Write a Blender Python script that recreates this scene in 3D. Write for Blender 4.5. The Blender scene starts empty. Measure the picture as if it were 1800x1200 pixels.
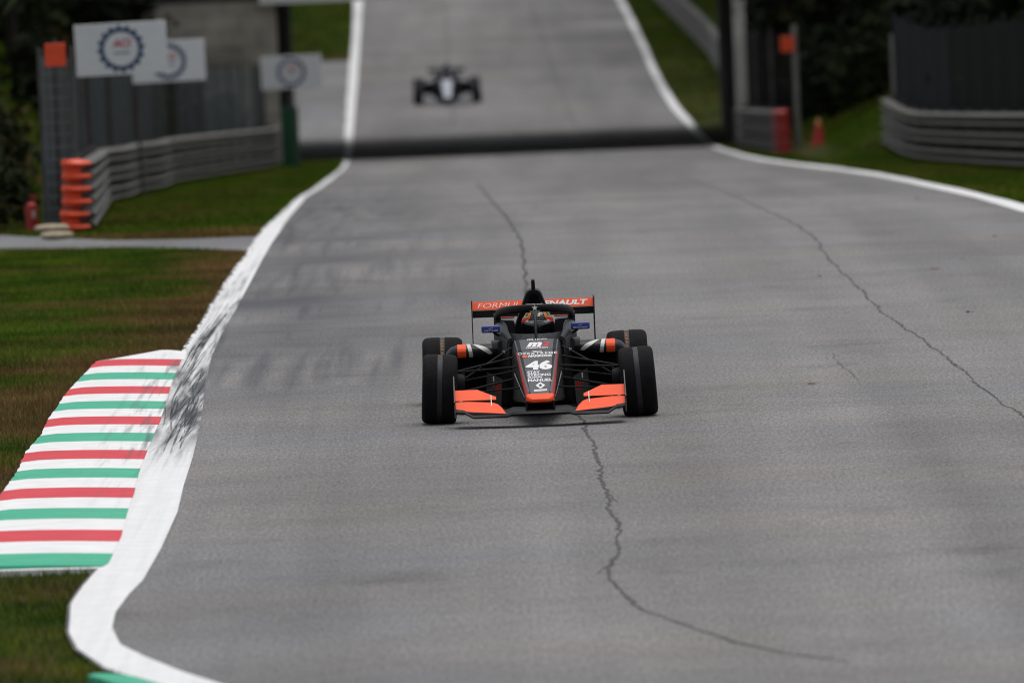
import bpy, bmesh, math, random
import numpy as np
from mathutils import Vector, Matrix

random.seed(7)
RNG = np.random.default_rng(11)
SC = bpy.context.scene
COL = SC.collection
R = math.radians

# ------------------------------------------------------------------ camera
F_PX = 17760.0                 # focal length in pixels of an 1800 px wide frame
CAM = Vector((0.0, 0.0, 4.7))
PITCH = math.atan(903.0 / F_PX)
ROLL = R(2.3)
_f = Vector((0, math.cos(PITCH), -math.sin(PITCH)))
_r0 = Vector((1, 0, 0))
_u0 = Vector((0, math.sin(PITCH), math.cos(PITCH)))
_r = math.cos(ROLL) * _r0 - math.sin(ROLL) * _u0
_u = math.sin(ROLL) * _r0 + math.cos(ROLL) * _u0
cd = bpy.data.cameras.new('camera')
cam = bpy.data.objects.new('camera', cd)
COL.objects.link(cam)
cam.matrix_world = Matrix(((_r.x, _u.x, -_f.x, CAM.x), (_r.y, _u.y, -_f.y, CAM.y), (_r.z, _u.z, -_f.z, CAM.z), (0, 0, 0, 1)))
cd.sensor_width = 36.0
cd.lens = 36.0 * F_PX / 1800.0
cd.clip_start = 1.0
cd.clip_end = 6000.0
cd.dof.use_dof = True
cd.dof.focus_distance = 80.9
cd.dof.aperture_fstop = 3.1
cd.dof.aperture_blades = 0
SC.camera = cam

# ------------------------------------------------------------------ light
SUN_EL, SUN_AZ = R(79), R(30)
w = bpy.data.worlds.new('World')
SC.world = w
w.use_nodes = True
nt = w.node_tree
bg = nt.nodes['Background']
sky = nt.nodes.new('ShaderNodeTexSky')
sky.sky_type = 'NISHITA'
sky.sun_disc = False
sky.sun_elevation = SUN_EL
sky.sun_rotation = SUN_AZ
sky.air_density = 1.0
sky.dust_density = 3.0
hsv = nt.nodes.new('ShaderNodeHueSaturation')
hsv.inputs['Saturation'].default_value = 0.22
nt.links.new(sky.outputs[0], hsv.inputs['Color'])
nt.links.new(hsv.outputs[0], bg.inputs['Color'])
bg.inputs['Strength'].default_value = 0.10
sl = bpy.data.lights.new('sun', 'SUN')
sl.energy = 1.0
sl.angle = R(50)
sl.color = (1.0, 0.97, 0.93)
sun = bpy.data.objects.new('sun', sl)
COL.objects.link(sun)
sd = Vector((math.sin(SUN_AZ) * math.cos(SUN_EL), math.cos(SUN_AZ) * math.cos(SUN_EL), math.sin(SUN_EL)))
sun.rotation_euler = (-sd).to_track_quat('-Z', 'Y').to_euler()
sun.location = (0, 60, 60)
SC.view_settings.view_transform = 'Standard'
SC.cycles.filter_width = 1.1
SC.view_settings.look = 'None'
SC.view_settings.gamma = 1.0
SC.view_settings.use_curve_mapping = False
SC.view_settings.exposure = 0.45

# ------------------------------------------------------------------ ground heights and pixel helpers
_PK = [(-400, 0), (104, 0), (116, -.03), (126, -.19), (136, -.46), (148, -.79), (162, -1.16), (183, -1.72), (204, -2.23), (222, -2.67),
       (238, -3.08), (250, -3.36), (257, -3.46), (262, -3.42), (267, -3.24), (276, -2.83), (288, -2.42), (301, -2.08), (330, -1.72), (359, -1.43),
       (420, -1.1), (600, -.6), (900, 0), (6000, 0)]
_gy = np.arange(-400, 1000, .5)
_gz = np.interp(_gy, [p[0] for p in _PK], [p[1] for p in _PK])
_k = np.exp(-.5 * (np.arange(-20, 21) * .5 / 3.0) ** 2); _k /= _k.sum()
_gz = np.convolve(np.pad(_gz, 20, mode='edge'), _k, mode='valid')

def zr(y):
    return np.interp(y, _gy, _gz)

def sstep(a, b, x):
    t = np.clip((x - a) / (b - a), 0, 1)
    return t * t * (3 - 2 * t)

def bank(x, y):
    x = np.asarray(x, float); y = np.asarray(y, float)
    l = sstep(150, 200, y) * (1 - sstep(262, 285, y)) * np.clip((-x - 7.6) * .75, 0, 5)
    r = sstep(190, 214, y) * (1 - sstep(262, 285, y)) * np.clip((x - 6.3) * .5, 0, 5)
    far = sstep(270, 300, y) * np.clip((np.abs(x) - 9) * .25, 0, 4)
    near = (1 - sstep(240, 262, y)) * np.clip((np.abs(x) - 14) * .12, 0, 3) * sstep(60, 140, y)
    return l + r + far + near

def gz(x, y):
    return zr(y) + bank(x, y)

def ray(px, py):
    d = _f * F_PX + _r * (px - 900.0) - _u * (py - 600.0)
    return d / d.y

def P(px, py, Y):
    return CAM + ray(px, py) * Y

def G(px, py, lo=40.0, hi=600.0):
    d = ray(px, py)
    ys = np.arange(lo, hi, .1)
    g = (CAM.z + d.z * ys) - zr(ys)
    i = np.argmax(g <= 0)
    if g[i] > 0: i = len(ys) - 1
    Y = ys[i]
    if i > 0: Y = ys[i - 1] + .1 * g[i - 1] / (g[i - 1] - g[i])
    return Vector((d.x * Y, Y, float(zr(Y))))

# ------------------------------------------------------------------ materials
def mat(name, rgb, rough=.5, metal=0.0, var=.12, scale=6.0, bump=0.0, bscale=40.0, spec=.5, rgb2=None, coat=0.0):
    m = bpy.data.materials.new(name); m.use_nodes = True
    n = m.node_tree; b = n.nodes['Principled BSDF']
    b.inputs['Roughness'].default_value = rough
    b.inputs['Metallic'].default_value = metal
    b.inputs['Specular IOR Level'].default_value = spec
    b.inputs['Coat Weight'].default_value = coat
    tc = n.nodes.new('ShaderNodeTexCoord')
    no = n.nodes.new('ShaderNodeTexNoise'); no.inputs['Scale'].default_value = scale; no.inputs['Detail'].default_value = 5
    n.links.new(tc.outputs['Object'], no.inputs['Vector'])
    mx = n.nodes.new('ShaderNodeMix'); mx.data_type = 'RGBA'
    ramp = n.nodes.new('ShaderNodeMapRange'); ramp.inputs[1].default_value = .3; ramp.inputs[2].default_value = .7
    n.links.new(no.outputs['Fac'], ramp.inputs[0])
    n.links.new(ramp.outputs[0], mx.inputs['Factor'])
    a = [max(0, c * (1 - var)) for c in rgb]; c2 = rgb2 or [min(1, c * (1 + var)) for c in rgb]
    mx.inputs['A'].default_value = (*a, 1); mx.inputs['B'].default_value = (*c2, 1)
    n.links.new(mx.outputs['Result'], b.inputs['Base Color'])
    if bump:
        nb = n.nodes.new('ShaderNodeTexNoise'); nb.inputs['Scale'].default_value = bscale
        n.links.new(tc.outputs['Object'], nb.inputs['Vector'])
        bp = n.nodes.new('ShaderNodeBump'); bp.inputs['Strength'].default_value = bump; bp.inputs['Distance'].default_value = .02
        n.links.new(nb.outputs['Fac'], bp.inputs['Height']); n.links.new(bp.outputs[0], b.inputs['Normal'])
    return m

class NT:
    """small node-tree helper"""
    def __init__(s, name):
        s.m = bpy.data.materials.new(name); s.m.use_nodes = True
        s.n = s.m.node_tree; s.b = s.n.nodes['Principled BSDF']
    def node(s, t, **kw):
        o = s.n.nodes.new(t)
        for k, v in kw.items(): setattr(o, k, v)
        return o
    def link(s, a, b): s.n.links.new(a, b)
    def pos(s, scale=(1, 1, 1)):
        g = s.node('ShaderNodeNewGeometry'); mp = s.node('ShaderNodeMapping')
        mp.inputs['Scale'].default_value = scale
        s.link(g.outputs['Position'], mp.inputs['Vector']); return mp.outputs[0]
    def noise(s, vec, scale, detail=3, lo=.3, hi=.7, a=0, b=1):
        o = s.node('ShaderNodeTexNoise'); o.inputs['Scale'].default_value = scale; o.inputs['Detail'].default_value = detail
        s.link(vec, o.inputs['Vector'])
        r = s.node('ShaderNodeMapRange'); r.inputs[1].default_value = lo; r.inputs[2].default_value = hi
        r.inputs[3].default_value = a; r.inputs[4].default_value = b
        s.link(o.outputs['Fac'], r.inputs[0]); return r.outputs[0]
    def math(s, op, a, b):
        o = s.node('ShaderNodeMath', operation=op)
        for i, v in enumerate((a, b)):
            if hasattr(v, 'links'): s.link(v, o.inputs[i])
            else: o.inputs[i].default_value = v
        return o.outputs[0]
    def mix(s, fac, a, b, blend='MIX'):
        o = s.node('ShaderNodeMix', data_type='RGBA', blend_type=blend)
        for k, v in (('Factor', fac), ('A', a), ('B', b)):
            if hasattr(v, 'links'): s.link(v, o.inputs[k])
            elif k == 'Factor': o.inputs[k].default_value = v
            else: o.inputs[k].default_value = (*v, 1)
        return o.outputs['Result']
    def attr(s, name):
        return s.node('ShaderNodeAttribute', attribute_name=name).outputs['Fac']
    def scale_rgb(s, col, fac):
        o = s.node('ShaderNodeVectorMath', operation='SCALE'); s.link(col, o.inputs[0]) if hasattr(col, 'links') else None
        if not hasattr(col, 'links'): o.inputs[0].default_value = col
        s.link(fac, o.inputs['Scale']); return o.outputs[0]
    def done(s, col, rough=.9, spec=.3, h=None, hs=.3, hd=.01):
        s.link(col, s.b.inputs['Base Color'])
        if hasattr(rough, 'links'): s.link(rough, s.b.inputs['Roughness'])
        else: s.b.inputs['Roughness'].default_value = rough
        s.b.inputs['Specular IOR Level'].default_value = spec
        if h is not None:
            bp = s.node('ShaderNodeBump'); bp.inputs['Strength'].default_value = hs; bp.inputs['Distance'].default_value = hd
            s.link(h, bp.inputs['Height']); s.link(bp.outputs[0], s.b.inputs['Normal'])
        return s.m

def asphalt_mat(name, base, warm):
    t = NT(name); p = t.pos()
    big = t.noise(p, .16, 4, .3, .7, .86, 1.12)
    mid = t.noise(p, .9, 5, .3, .7, .93, 1.07)
    spot = t.noise(t.pos((.8, .45, 1)), 1.1, 4, .60, .76, 1.0, .72)
    seam = t.noise(t.pos((.9, .022, 1)), 1.0, 4, .33, .67, .84, 1.12)
    fine = t.noise(t.pos((38, 5.5, 1)), 1.0, 3, .3, .7, .74, 1.27)
    grit = t.noise(t.pos((85, 9, 1)), 1.0, 2, .3, .7, .70, 1.32)
    f = t.math('MULTIPLY', big, mid); f = t.math('MULTIPLY', f, spot); f = t.math('MULTIPLY', f, seam)
    f = t.math('MULTIPLY', f, fine); f = t.math('MULTIPLY', f, grit)
    c = t.mix(t.noise(p, .3, 3), base, warm)
    c = t.scale_rgb(c, f)
    st = t.noise(t.pos((3.2, .07, 1)), 1.6, 5, .38, .66)
    st2 = t.noise(t.pos((.34, .22, 1)), 1.0, 2, .36, .74, 0, .85)
    rub = t.math('MULTIPLY', t.attr('rubber'), t.math('MAXIMUM', t.math('MULTIPLY', st, .7), st2))
    c = t.mix(rub, c, (.046, .049, .061))
    return t.done(c, t.noise(p, 2.0, 3, .3, .7, .8, .95), .25, fine, .5, .006)

M = {}
M['asphalt'] = asphalt_mat('asphalt', (.170, .168, .173), (.190, .181, .172))
M['old_asphalt'] = asphalt_mat('old_asphalt', (.19, .195, .21), (.21, .205, .2))

def paint_mat():
    t = NT('white_road_paint'); p = t.pos()
    wear = t.noise(t.pos((1, 1, 1)), 5, 4, .3, .72, 1.0, .9)
    c = t.scale_rgb((.78, .785, .79), wear)
    s1 = t.noise(t.pos((15, .13, 1)), 1.0, 5, .40, .58)
    s2 = t.noise(t.pos((36, .6, 1)), 1.0, 4, .38, .66)
    k = t.math('MULTIPLY', t.math('MULTIPLY', s1, t.math('ADD', t.math('MULTIPLY', s2, .7), .35)), t.attr('mark'))
    k2 = t.math('MULTIPLY', t.noise(t.pos((6, .28, 1)), 1.3, 5, .33, .56), t.attr('mark2'))
    k = t.math('MINIMUM', t.math('MAXIMUM', k, k2), .93)
    c = t.mix(k, c, (.05, .052, .058))
    return t.done(c, .7, .35, t.noise(p, 60, 3), .25, .004)
M['line'] = paint_mat()

def kerb_mat(name, rgb):
    t = NT(name); p = t.pos()
    c = t.scale_rgb(rgb, t.noise(p, 4, 5, .3, .7, .9, 1.06))
    lines = t.noise(t.pos((1.2, 22, 1)), 1.0, 4, .60, .75)
    c = t.mix(t.math('MULTIPLY', lines, .35), c, (.5, .5, .5))
    s = t.noise(t.pos((16, .35, 1)), 1.0, 4, .50, .68)
    c = t.mix(t.math('MULTIPLY', t.math('MULTIPLY', s, t.attr('mark')), .75), c, (.06, .06, .068))
    return t.done(c, .6, .4, t.noise(p, 50, 3), .3, .004)
M['kerb_white'] = kerb_mat('white_kerb_paint', (.79, .79, .79))
M['kerb_red'] = kerb_mat('red_kerb_paint', (.62, .018, .036))
M['kerb_green'] = kerb_mat('green_kerb_paint', (.028, .40, .235))

def soil_mat():
    t = NT('lawn_soil'); p = t.pos()
    c = t.mix(t.noise(p, .35, 5, .4, .6), (.034, .060, .008), (.070, .050, .020))
    c = t.scale_rgb(c, t.noise(p, 18, 4, .3, .7, .6, 1.35))
    return t.done(c, .95, .1, t.noise(p, 30, 4), .8, .03)
M['soil'] = soil_mat()

def grass_mat():
    t = NT('grass_blades'); p = t.pos()
    g = t.mix(t.noise(p, 1.1, 4, .35, .65), (.038, .100, .007), (.098, .132, .010))
    c = t.mix(t.attr('dry'), g, (.185, .112, .042))
    c = t.scale_rgb(c, t.math('MULTIPLY', t.attr('tone'), t.noise(p, .55, 4, .32, .68, .72, 1.55)))
    return t.done(c, .85, .08)
M['grass'] = grass_mat()
M['crack'] = mat('crack_dirt', (.066, .063, .062), .95, var=.3, scale=3)
M['black'] = mat('matt_black_bodywork', (.0065, .0065, .008), .45, var=.15, spec=.14)
M['grey'] = mat('dark_grey_wrap', (.076, .077, .086), .45, var=.08, scale=3, spec=.35)
M['sidegrey'] = mat('charcoal_bodywork', (.017, .018, .021), .45, var=.1, spec=.22)
M['carbon'] = mat('carbon_fibre', (.007, .007, .008), .55, var=.3, scale=60, spec=.1)
M['dark'] = mat('shade_and_matt_black', (.004, .004, .004), .9, spec=.05)  # near-black of wing plane and seam, also painted shade of the intakes
M['orange'] = mat('orange_bodywork', (.93, .105, .030), .5, var=.04, spec=.2)
M['redstripe'] = mat('red_bodywork', (.40, .018, .012), .5, var=.05, spec=.3)
M['white'] = mat('white_vinyl', (.80, .80, .80), .5, var=.04)
M['cream'] = mat('cream_vinyl', (.62, .62, .57), .5, var=.05)
M['blue'] = mat('blue_mirror_shell', (.012, .03, .22), .35, var=.08)
M['tyre'] = mat('tyre_rubber', (.0075, .0075, .0088), .8, spec=.13, var=.3, scale=14, bump=.25, bscale=70)
M['tyreband'] = mat('smooth_tyre_band', (.026, .027, .030), .6, var=.2, scale=20, spec=.3)
M['steel'] = mat('brushed_steel', (.36, .36, .37), .35, metal=1.0)
M['rim'] = mat('dark_rim', (.03, .03, .032), .4, metal=.6)
M['gold'] = mat('orange_print', (.22, .08, .02), .7)
M['hel'] = mat('helmet_black', (.014, .014, .016), .22, coat=.4)
M['helor'] = mat('helmet_orange', (.62, .16, .03), .3, var=.35, scale=12)
M['hely'] = mat('helmet_yellow', (.55, .48, .03), .3)
M['helr'] = mat('helmet_red', (.62, .02, .02), .3)
M['visor'] = mat('dark_visor', (.01, .01, .012), .08, coat=.6)
M['silver'] = mat('silver_strip', (.42, .44, .42), .3, metal=.2, var=.3, scale=30)
M['suit'] = mat('black_race_suit', (.015, .015, .017), .8, bump=.3)
M['glove'] = mat('red_race_glove', (.35, .03, .03), .8)
M['navy'] = mat('dark_navy_body', (.014, .017, .028), .4)
M['greywing'] = mat('slate_front_wing', (.045, .048, .065), .4)
M['palenose'] = mat('pale_nose', (.38, .40, .46), .45)
M['galv'] = mat('galvanised_steel', (.085, .087, .087), .65, metal=.2, var=.4, scale=2.5, rgb2=(.155, .145, .12))
M['galv_dark'] = mat('weathered_steel', (.085, .085, .082), .7, metal=.2, var=.3, scale=3)
M['post'] = mat('grey_post', (.22, .22, .21), .7, var=.25)
M['darkpost'] = mat('dark_painted_post', (.018, .019, .02), .8)
M['dimwire'] = mat('dark_wire', (.02, .021, .02), .8)
M['wire_pale'] = mat('pale_fence_wire', (.24, .28, .30), .6, metal=.2)
M['wire_dim'] = mat('rusty_fence_wire', (.060, .062, .055), .8, var=.3)
M['wire'] = mat('fence_wire', (.13, .15, .16), .6, metal=.2)
M['mesh_dark'] = mat('dark_fence_cloth', (.0045, .0055, .0055), .95, var=.25, spec=.1, scale=2)
M['mesh_grey'] = mat('grey_fence_cloth', (.014, .016, .018), .95, var=.2, spec=.1, scale=2)
M['plast_or'] = mat('orange_plastic', (.80, .075, .018), .45, var=.1, scale=5)
M['plast_red'] = mat('red_plastic', (.40, .020, .018), .5, var=.12, scale=5)
M['conetop'] = mat('faded_orange_plastic', (.50, .20, .07), .6)
M['signw'] = mat('white_sign_board', (.82, .84, .88), .5, var=.03)
M['gear'] = mat('slate_blue_print', (.055, .10, .19), .6)
M['gearred'] = mat('red_print', (.55, .03, .04), .6)
M['gearpale'] = mat('pale_blue_print', (.35, .42, .52), .6)
M['banner'] = mat('white_banner', (.78, .78, .76), .6, var=.04)
M['concrete'] = mat('bridge_concrete', (.34, .31, .26), .9, var=.35, scale=.6, bump=.5, bscale=8, rgb2=(.62, .57, .48))
M['palecon'] = mat('pale_concrete', (.62, .61, .57), .9, var=.15, scale=1.5, bump=.3)
M['darkcon'] = mat('dark_concrete', (.035, .037, .040), .95, var=.3, scale=.8, bump=.3)  # near-black concrete of deck, abutments and right wing wall
M['greenpad'] = mat('green_padding', (.012, .10, .045), .7, var=.1)
M['sack'] = mat('sandbag_cloth', (.36, .30, .21), .9, var=.2, scale=14, bump=.5)
M['bark'] = mat('tree_bark', (.040, .032, .025), .95, var=.4, scale=5, bump=.8, bscale=12)
M['leaf1'] = mat('dark_green_leaves', (.014, .024, .008), .85, var=.5, scale=.7, rgb2=(.034, .046, .014), spec=.15)
M['leaf2'] = mat('olive_leaves', (.035, .036, .010), .85, var=.5, scale=.7, rgb2=(.075, .055, .014), spec=.15)
M['ivy'] = mat('ivy_leaves', (.010, .016, .008), .85, spec=.15, var=.5, scale=.9, rgb2=(.022, .030, .012))
M['deadleaf'] = mat('fallen_leaf', (.16, .07, .025), .85, var=.3)
M['helm_far'] = M['hel']

gl = bpy.data.materials.new('clear_windscreen'); gl.use_nodes = True
_b = gl.node_tree.nodes['Principled BSDF']
_b.inputs['Base Color'].default_value = (.75, .78, .8, 1); _b.inputs['Roughness'].default_value = .12
_b.inputs['Transmission Weight'].default_value = 0.0; _b.inputs['Alpha'].default_value = .22
_gn = gl.node_tree.nodes.new('ShaderNodeTexNoise'); _gn.inputs['Scale'].default_value = 9
_gm = gl.node_tree.nodes.new('ShaderNodeMapRange'); _gm.inputs[3].default_value = .04; _gm.inputs[4].default_value = .16
gl.node_tree.links.new(_gn.outputs['Fac'], _gm.inputs[0]); gl.node_tree.links.new(_gm.outputs[0], _b.inputs['Alpha'])
M['glass'] = gl

# ------------------------------------------------------------------ object helpers
def tag(o, label=None, cat=None, group=None, kind=None):
    if label: o['label'] = label
    if cat: o['category'] = cat
    if group: o['group'] = group
    if kind: o['kind'] = kind
    return o

def empty(name, loc, rz=0.0):
    o = bpy.data.objects.new(name, None); COL.objects.link(o)
    o.empty_display_size = .2; o.location = loc; o.rotation_euler = (0, 0, rz)
    return o

def copy_tree(o, parent=None):
    c = o.copy(); COL.objects.link(c)
    if parent is not None: c.parent = parent
    for ch in o.children: copy_tree(ch, c)
    return c

def link_mesh(name, me, m, parent=None):
    if m is not None:
        me.materials.clear(); me.materials.append(m)
    o = bpy.data.objects.new(name, me); COL.objects.link(o)
    if parent is not None: o.parent = parent
    return o

class MB:
    def __init__(s): s.v = []; s.f = []
    def add(s, vs, fs):
        n = len(s.v); s.v += [tuple(v) for v in vs]; s.f += [tuple(i + n for i in f) for f in fs]; return s
    def box(s, x0, x1, y0, y1, z0, z1):
        vs = [(x, y, z) for z in (z0, z1) for y in (y0, y1) for x in (x0, x1)]
        return s.add(vs, [(0, 2, 3, 1), (4, 5, 7, 6), (0, 1, 5, 4), (2, 6, 7, 3), (0, 4, 6, 2), (1, 3, 7, 5)])
    def hexa(s, bot, top):
        return s.add(list(bot) + list(top), [(3, 2, 1, 0), (4, 5, 6, 7)] + [(i, (i + 1) % 4, (i + 1) % 4 + 4, i + 4) for i in range(4)])
    def loft(s, rings, cap=True, closed=False):
        n = len(rings[0]); b = []
        for r in rings: b += list(r)
        fs = []
        m = len(rings)
        for i in range(m if closed else m - 1):
            for j in range(n):
                k = (j + 1) % n; i2 = (i + 1) % m
                fs.append((i * n + j, i * n + k, i2 * n + k, i2 * n + j))
        if cap and not closed:
            fs.append(tuple(range(n - 1, -1, -1))); fs.append(tuple((m - 1) * n + j for j in range(n)))
        return s.add(b, fs)
    def strip(s, rows):
        n = len(rows[0]); b = []
        for r in rows: b += list(r)
        return s.add(b, [(i * n + j, i * n + j + 1, (i + 1) * n + j + 1, (i + 1) * n + j) for i in range(len(rows) - 1) for j in range(n - 1)])
    def tube(s, pts, rad, n=8, flat=1.0):
        pts = [Vector(p) for p in pts]; rings = []
        rr = rad if isinstance(rad, (list, tuple)) else [rad] * len(pts)
        for i, p in enumerate(pts):
            t = (pts[min(i + 1, len(pts) - 1)] - pts[max(i - 1, 0)]).normalized()
            a = t.cross(Vector((0, 0, 1)))
            if a.length < 1e-3: a = t.cross(Vector((0, 1, 0)))
            a.normalize(); b = a.cross(t).normalized()
            rings.append([p + (a * math.cos(2 * math.pi * k / n) + b * (flat * math.sin(2 * math.pi * k / n))) * rr[i] for k in range(n)])
        return s.loft(rings)
    def lathe(s, prof, n, axis, centre):
        """prof: (offset along axis, radius); axis 'x' or 'z'"""
        rings = []
        for a, r in prof:
            ring = []
            for k in range(n):
                t = 2 * math.pi * k / n
                if axis == 'x': ring.append((centre[0] + a, centre[1] + r * math.cos(t), centre[2] + r * math.sin(t)))
                else: ring.append((centre[0] + r * math.cos(t), centre[1] + r * math.sin(t), centre[2] + a))
            rings.append(ring)
        return s.loft(rings)
    def build(s, name, m, parent=None, smooth=35, bevel=0.0, subd=0):
        me = bpy.data.meshes.new(name); me.from_pydata(s.v, [], s.f)
        bm = bmesh.new(); bm.from_mesh(me); bmesh.ops.recalc_face_normals(bm, faces=bm.faces); bm.to_mesh(me); bm.free()
        o = link_mesh(name, me, m, parent)
        if bevel:
            b = o.modifiers.new('bevel', 'BEVEL'); b.width = bevel; b.segments = 2; b.limit_method = 'ANGLE'
        if subd:
            d = o.modifiers.new('sub', 'SUBSURF'); d.levels = subd; d.render_levels = subd
        if smooth:
            me.shade_smooth(); me.set_sharp_from_angle(angle=R(smooth))
        return o

def rpoly(corners, rad, n=4):
    """closed 2-D polygon with rounded corners"""
    out = []; m = len(corners)
    for i in range(m):
        p = Vector(corners[i]); a = Vector(corners[i - 1]); b = Vector(corners[(i + 1) % m])
        r = min(rad, (a - p).length * .45, (b - p).length * .45)
        s = p + (a - p).normalized() * r; e = p + (b - p).normalized() * r
        for k in range(n + 1):
            t = k / n
            out.append(s * (1 - t) ** 2 + p * 2 * t * (1 - t) + e * t * t)
    return out

def xsec(y, corners, rad, n=4):
    return [(q.x, y, q.y) for q in rpoly(corners, rad, n)]

def lerp_tab(tab, t):
    xs = [r[0] for r in tab]
    return [float(np.interp(t, xs, [r[i] for r in tab])) for i in range(1, len(tab[0]))]

_tc = {}
def text_geo(body, bold=0.0, shear=0.0, space=1.0):
    key = (body, bold, shear, space)
    if key not in _tc:
        c = bpy.data.curves.new('lettering', 'FONT'); c.body = body; c.offset = bold; c.shear = shear; c.space_character = space
        c.resolution_u = 3; c.fill_mode = 'BOTH'
        o = bpy.data.objects.new('lettering_tmp', c); COL.objects.link(o)
        dg = bpy.context.evaluated_depsgraph_get(); dg.update()
        me = bpy.data.meshes.new_from_object(o.evaluated_get(dg))
        vs = np.array([v.co[:2] for v in me.vertices]); fs = [tuple(p.vertices) for p in me.polygons]
        bpy.data.objects.remove(o); bpy.data.curves.remove(c); bpy.data.meshes.remove(me)
        lo = vs.min(0); hi = vs.max(0)
        _tc[key] = ((vs - lo) / (hi - lo), fs)
    return _tc[key]

def lettering(name, body, rect, fn, m, parent, bold=.02, shear=0.0, space=1.0):
    """fills rect (u0,u1,v0,v1); fn maps (u,v) to a point"""
    vs, fs = text_geo(body, bold, shear, space)
    u0, u1, v0, v1 = rect
    mb = MB(); mb.add([fn(u0 + a * (u1 - u0), v0 + b * (v1 - v0)) for a, b in vs], fs)
    me = bpy.data.meshes.new(name); me.from_pydata(mb.v, [], mb.f)
    return link_mesh(name, me, m, parent)

def flat_shape(name, polys, fn, m, parent):
    mb = MB()
    for p in polys: mb.add([fn(*q) for q in p], [tuple(range(len(p)))])
    me = bpy.data.meshes.new(name); me.from_pydata(mb.v, [], mb.f)
    return link_mesh(name, me, m, parent)

def set_attr(o, name, vals):
    a = o.data.attributes.new(name, 'FLOAT', 'POINT'); a.data.foreach_set('value', np.asarray(vals, dtype=np.float32))

# ------------------------------------------------------------------ road outline (traced edges dropped onto the ground)
def edge(pix): 
    pts = [G(*p) for p in pix]; pts.sort(key=lambda p: p.y)
    return np.array([p.y for p in pts]), np.array([p.x for p in pts])

LINE_L_PIX = [(430, 1245), (320, 1215), (227, 1188), (187, 1175), (136, 1140), (121, 1111), (125, 1060), (145, 1031), (170, 1002), (190, 990), (212, 943), (222, 903), (235, 866),
              (243, 832), (255, 800), (268, 768), (281, 740), (290, 712), (297, 687), (308, 658), (318, 634), (327, 607), (350, 576), (371, 537), (409, 478), (437, 443),
              (458, 408), (500, 369), (520, 350), (560, 325), (595, 300), (606, 280)]
LINE_R_PIX = [(560, 1245), (440, 1218), (320, 1180), (253, 1153), (211, 1132), (197, 1103), (203, 1076), (227, 1044), (251, 1020), (283, 964), (312, 900), (323, 853), (340, 800), (350, 757), (357, 712),
              (363, 667), (372, 627), (388, 590), (409, 555), (441, 495), (469, 443), (492, 408), (512, 378), (540, 345), (585, 315), (606, 296), (615, 279)]
LY, LX = edge(LINE_L_PIX); LY2, LX2 = edge(LINE_R_PIX)
# beyond the bridge the left line runs almost straight up the hill
FAR_L = [(607, 236), (609, 200), (612, 150), (617, 100), (621, 50), (623, 0)]
FAR_L2 = [(620, 236), (623, 200), (628, 150), (631, 100), (634, 50), (637, 0)]
def join(ys, xs, far):
    p = [G(a, b, 255) for a, b in far]; p.sort(key=lambda q: q.y)
    ys = np.append(ys, [q.y for q in p]); xs = np.append(xs, [q.x for q in p])
    ys = np.append(ys, [ys[-1] + 80, ys[-1] + 600]); xs = np.append(xs, [xs[-1] + (xs[-1] - xs[-2]) * 1.2, xs[-1] - 40])
    o = np.argsort(ys); return ys[o], xs[o]
LY, LX = join(LY, LX, FAR_L); LY2, LX2 = join(LY2, LX2, FAR_L2)
RIGHT_PIX = [(1236, 246), (1262, 263), (1300, 275), (1340, 283), (1400, 291), (1470, 299), (1540, 310), (1600, 322), (1680, 340), (1740, 356), (1800, 374)]
RIGHT2_PIX = [(1246, 246), (1275, 262), (1310, 272), (1345, 279), (1402, 287), (1472, 294), (1542, 304), (1602, 315), (1684, 331), (1745, 346), (1800, 360)]
FAR_R = [(1203, 214), (1180, 190), (1160, 158), (1140, 118), (1119, 70), (1100, 30), (1084, 0)]
FAR_R2 = [(1217, 214), (1192, 186), (1170, 152), (1150, 114), (1129, 66), (1110, 26), (1096, 0)]
def right_edge(pix, far, off):
    ys, xs = edge(pix)
    p = [G(a, b, 255) for a, b in far]; p.sort(key=lambda q: q.y)
    ys = np.append(ys, [q.y for q in p]); xs = np.append(xs, [q.x for q in p])
    ys = np.append(ys, [ys[-1] + 80, ys[-1] + 600]); xs = np.append(xs, [xs[-1] + (xs[-1] - xs[-2]) * 1.2, xs[-1] - 40])
    ys = np.append(ys, [100, 80, 60, 40, -60]); xs = np.append(xs, [7.2 + off, 8.6 + off, 9.6 + off, 10.2 + off, 11 + off])
    o = np.argsort(ys); return ys[o], xs[o]
RY, RX = right_edge(RIGHT_PIX, FAR_R, 0.0); RY2, RX2 = right_edge(RIGHT2_PIX, FAR_R2, .18)
LY = np.append([-60, 40], LY); LX = np.append([-1.0, -1.0], LX)
LY2 = np.append([-60, 40], LY2); LX2 = np.append([-.7, -.7], LX2)

def xl(y): return np.interp(y, LY, LX)
def xl2(y): return np.interp(y, LY2, LX2)
def xr_(y): return np.interp(y, RY, RX)
def xr2(y): return np.interp(y, RY2, RX2)

YS = np.unique(np.concatenate([np.arange(-60, 40, 4), np.arange(40, 130, .5), np.arange(130, 380, 1.0), np.arange(380, 900, 10)]))

def sheet(name, ys, xa, xb, lift, m, nx=2, kind='structure', jag=0.0):
    rows = []
    for y in ys:
        a = float(xa(y)); b = float(xb(y))
        if jag and y > 91: a += random.uniform(-jag, jag)
        rows.append([(a + (b - a) * i / (nx - 1), float(y), float(zr(y)) + lift) for i in range(nx)])
    o = MB().strip(rows).build(name, m, smooth=0)
    for p in o.data.polygons: p.use_smooth = True
    if kind: tag(o, kind=kind)
    return o, rows

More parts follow.
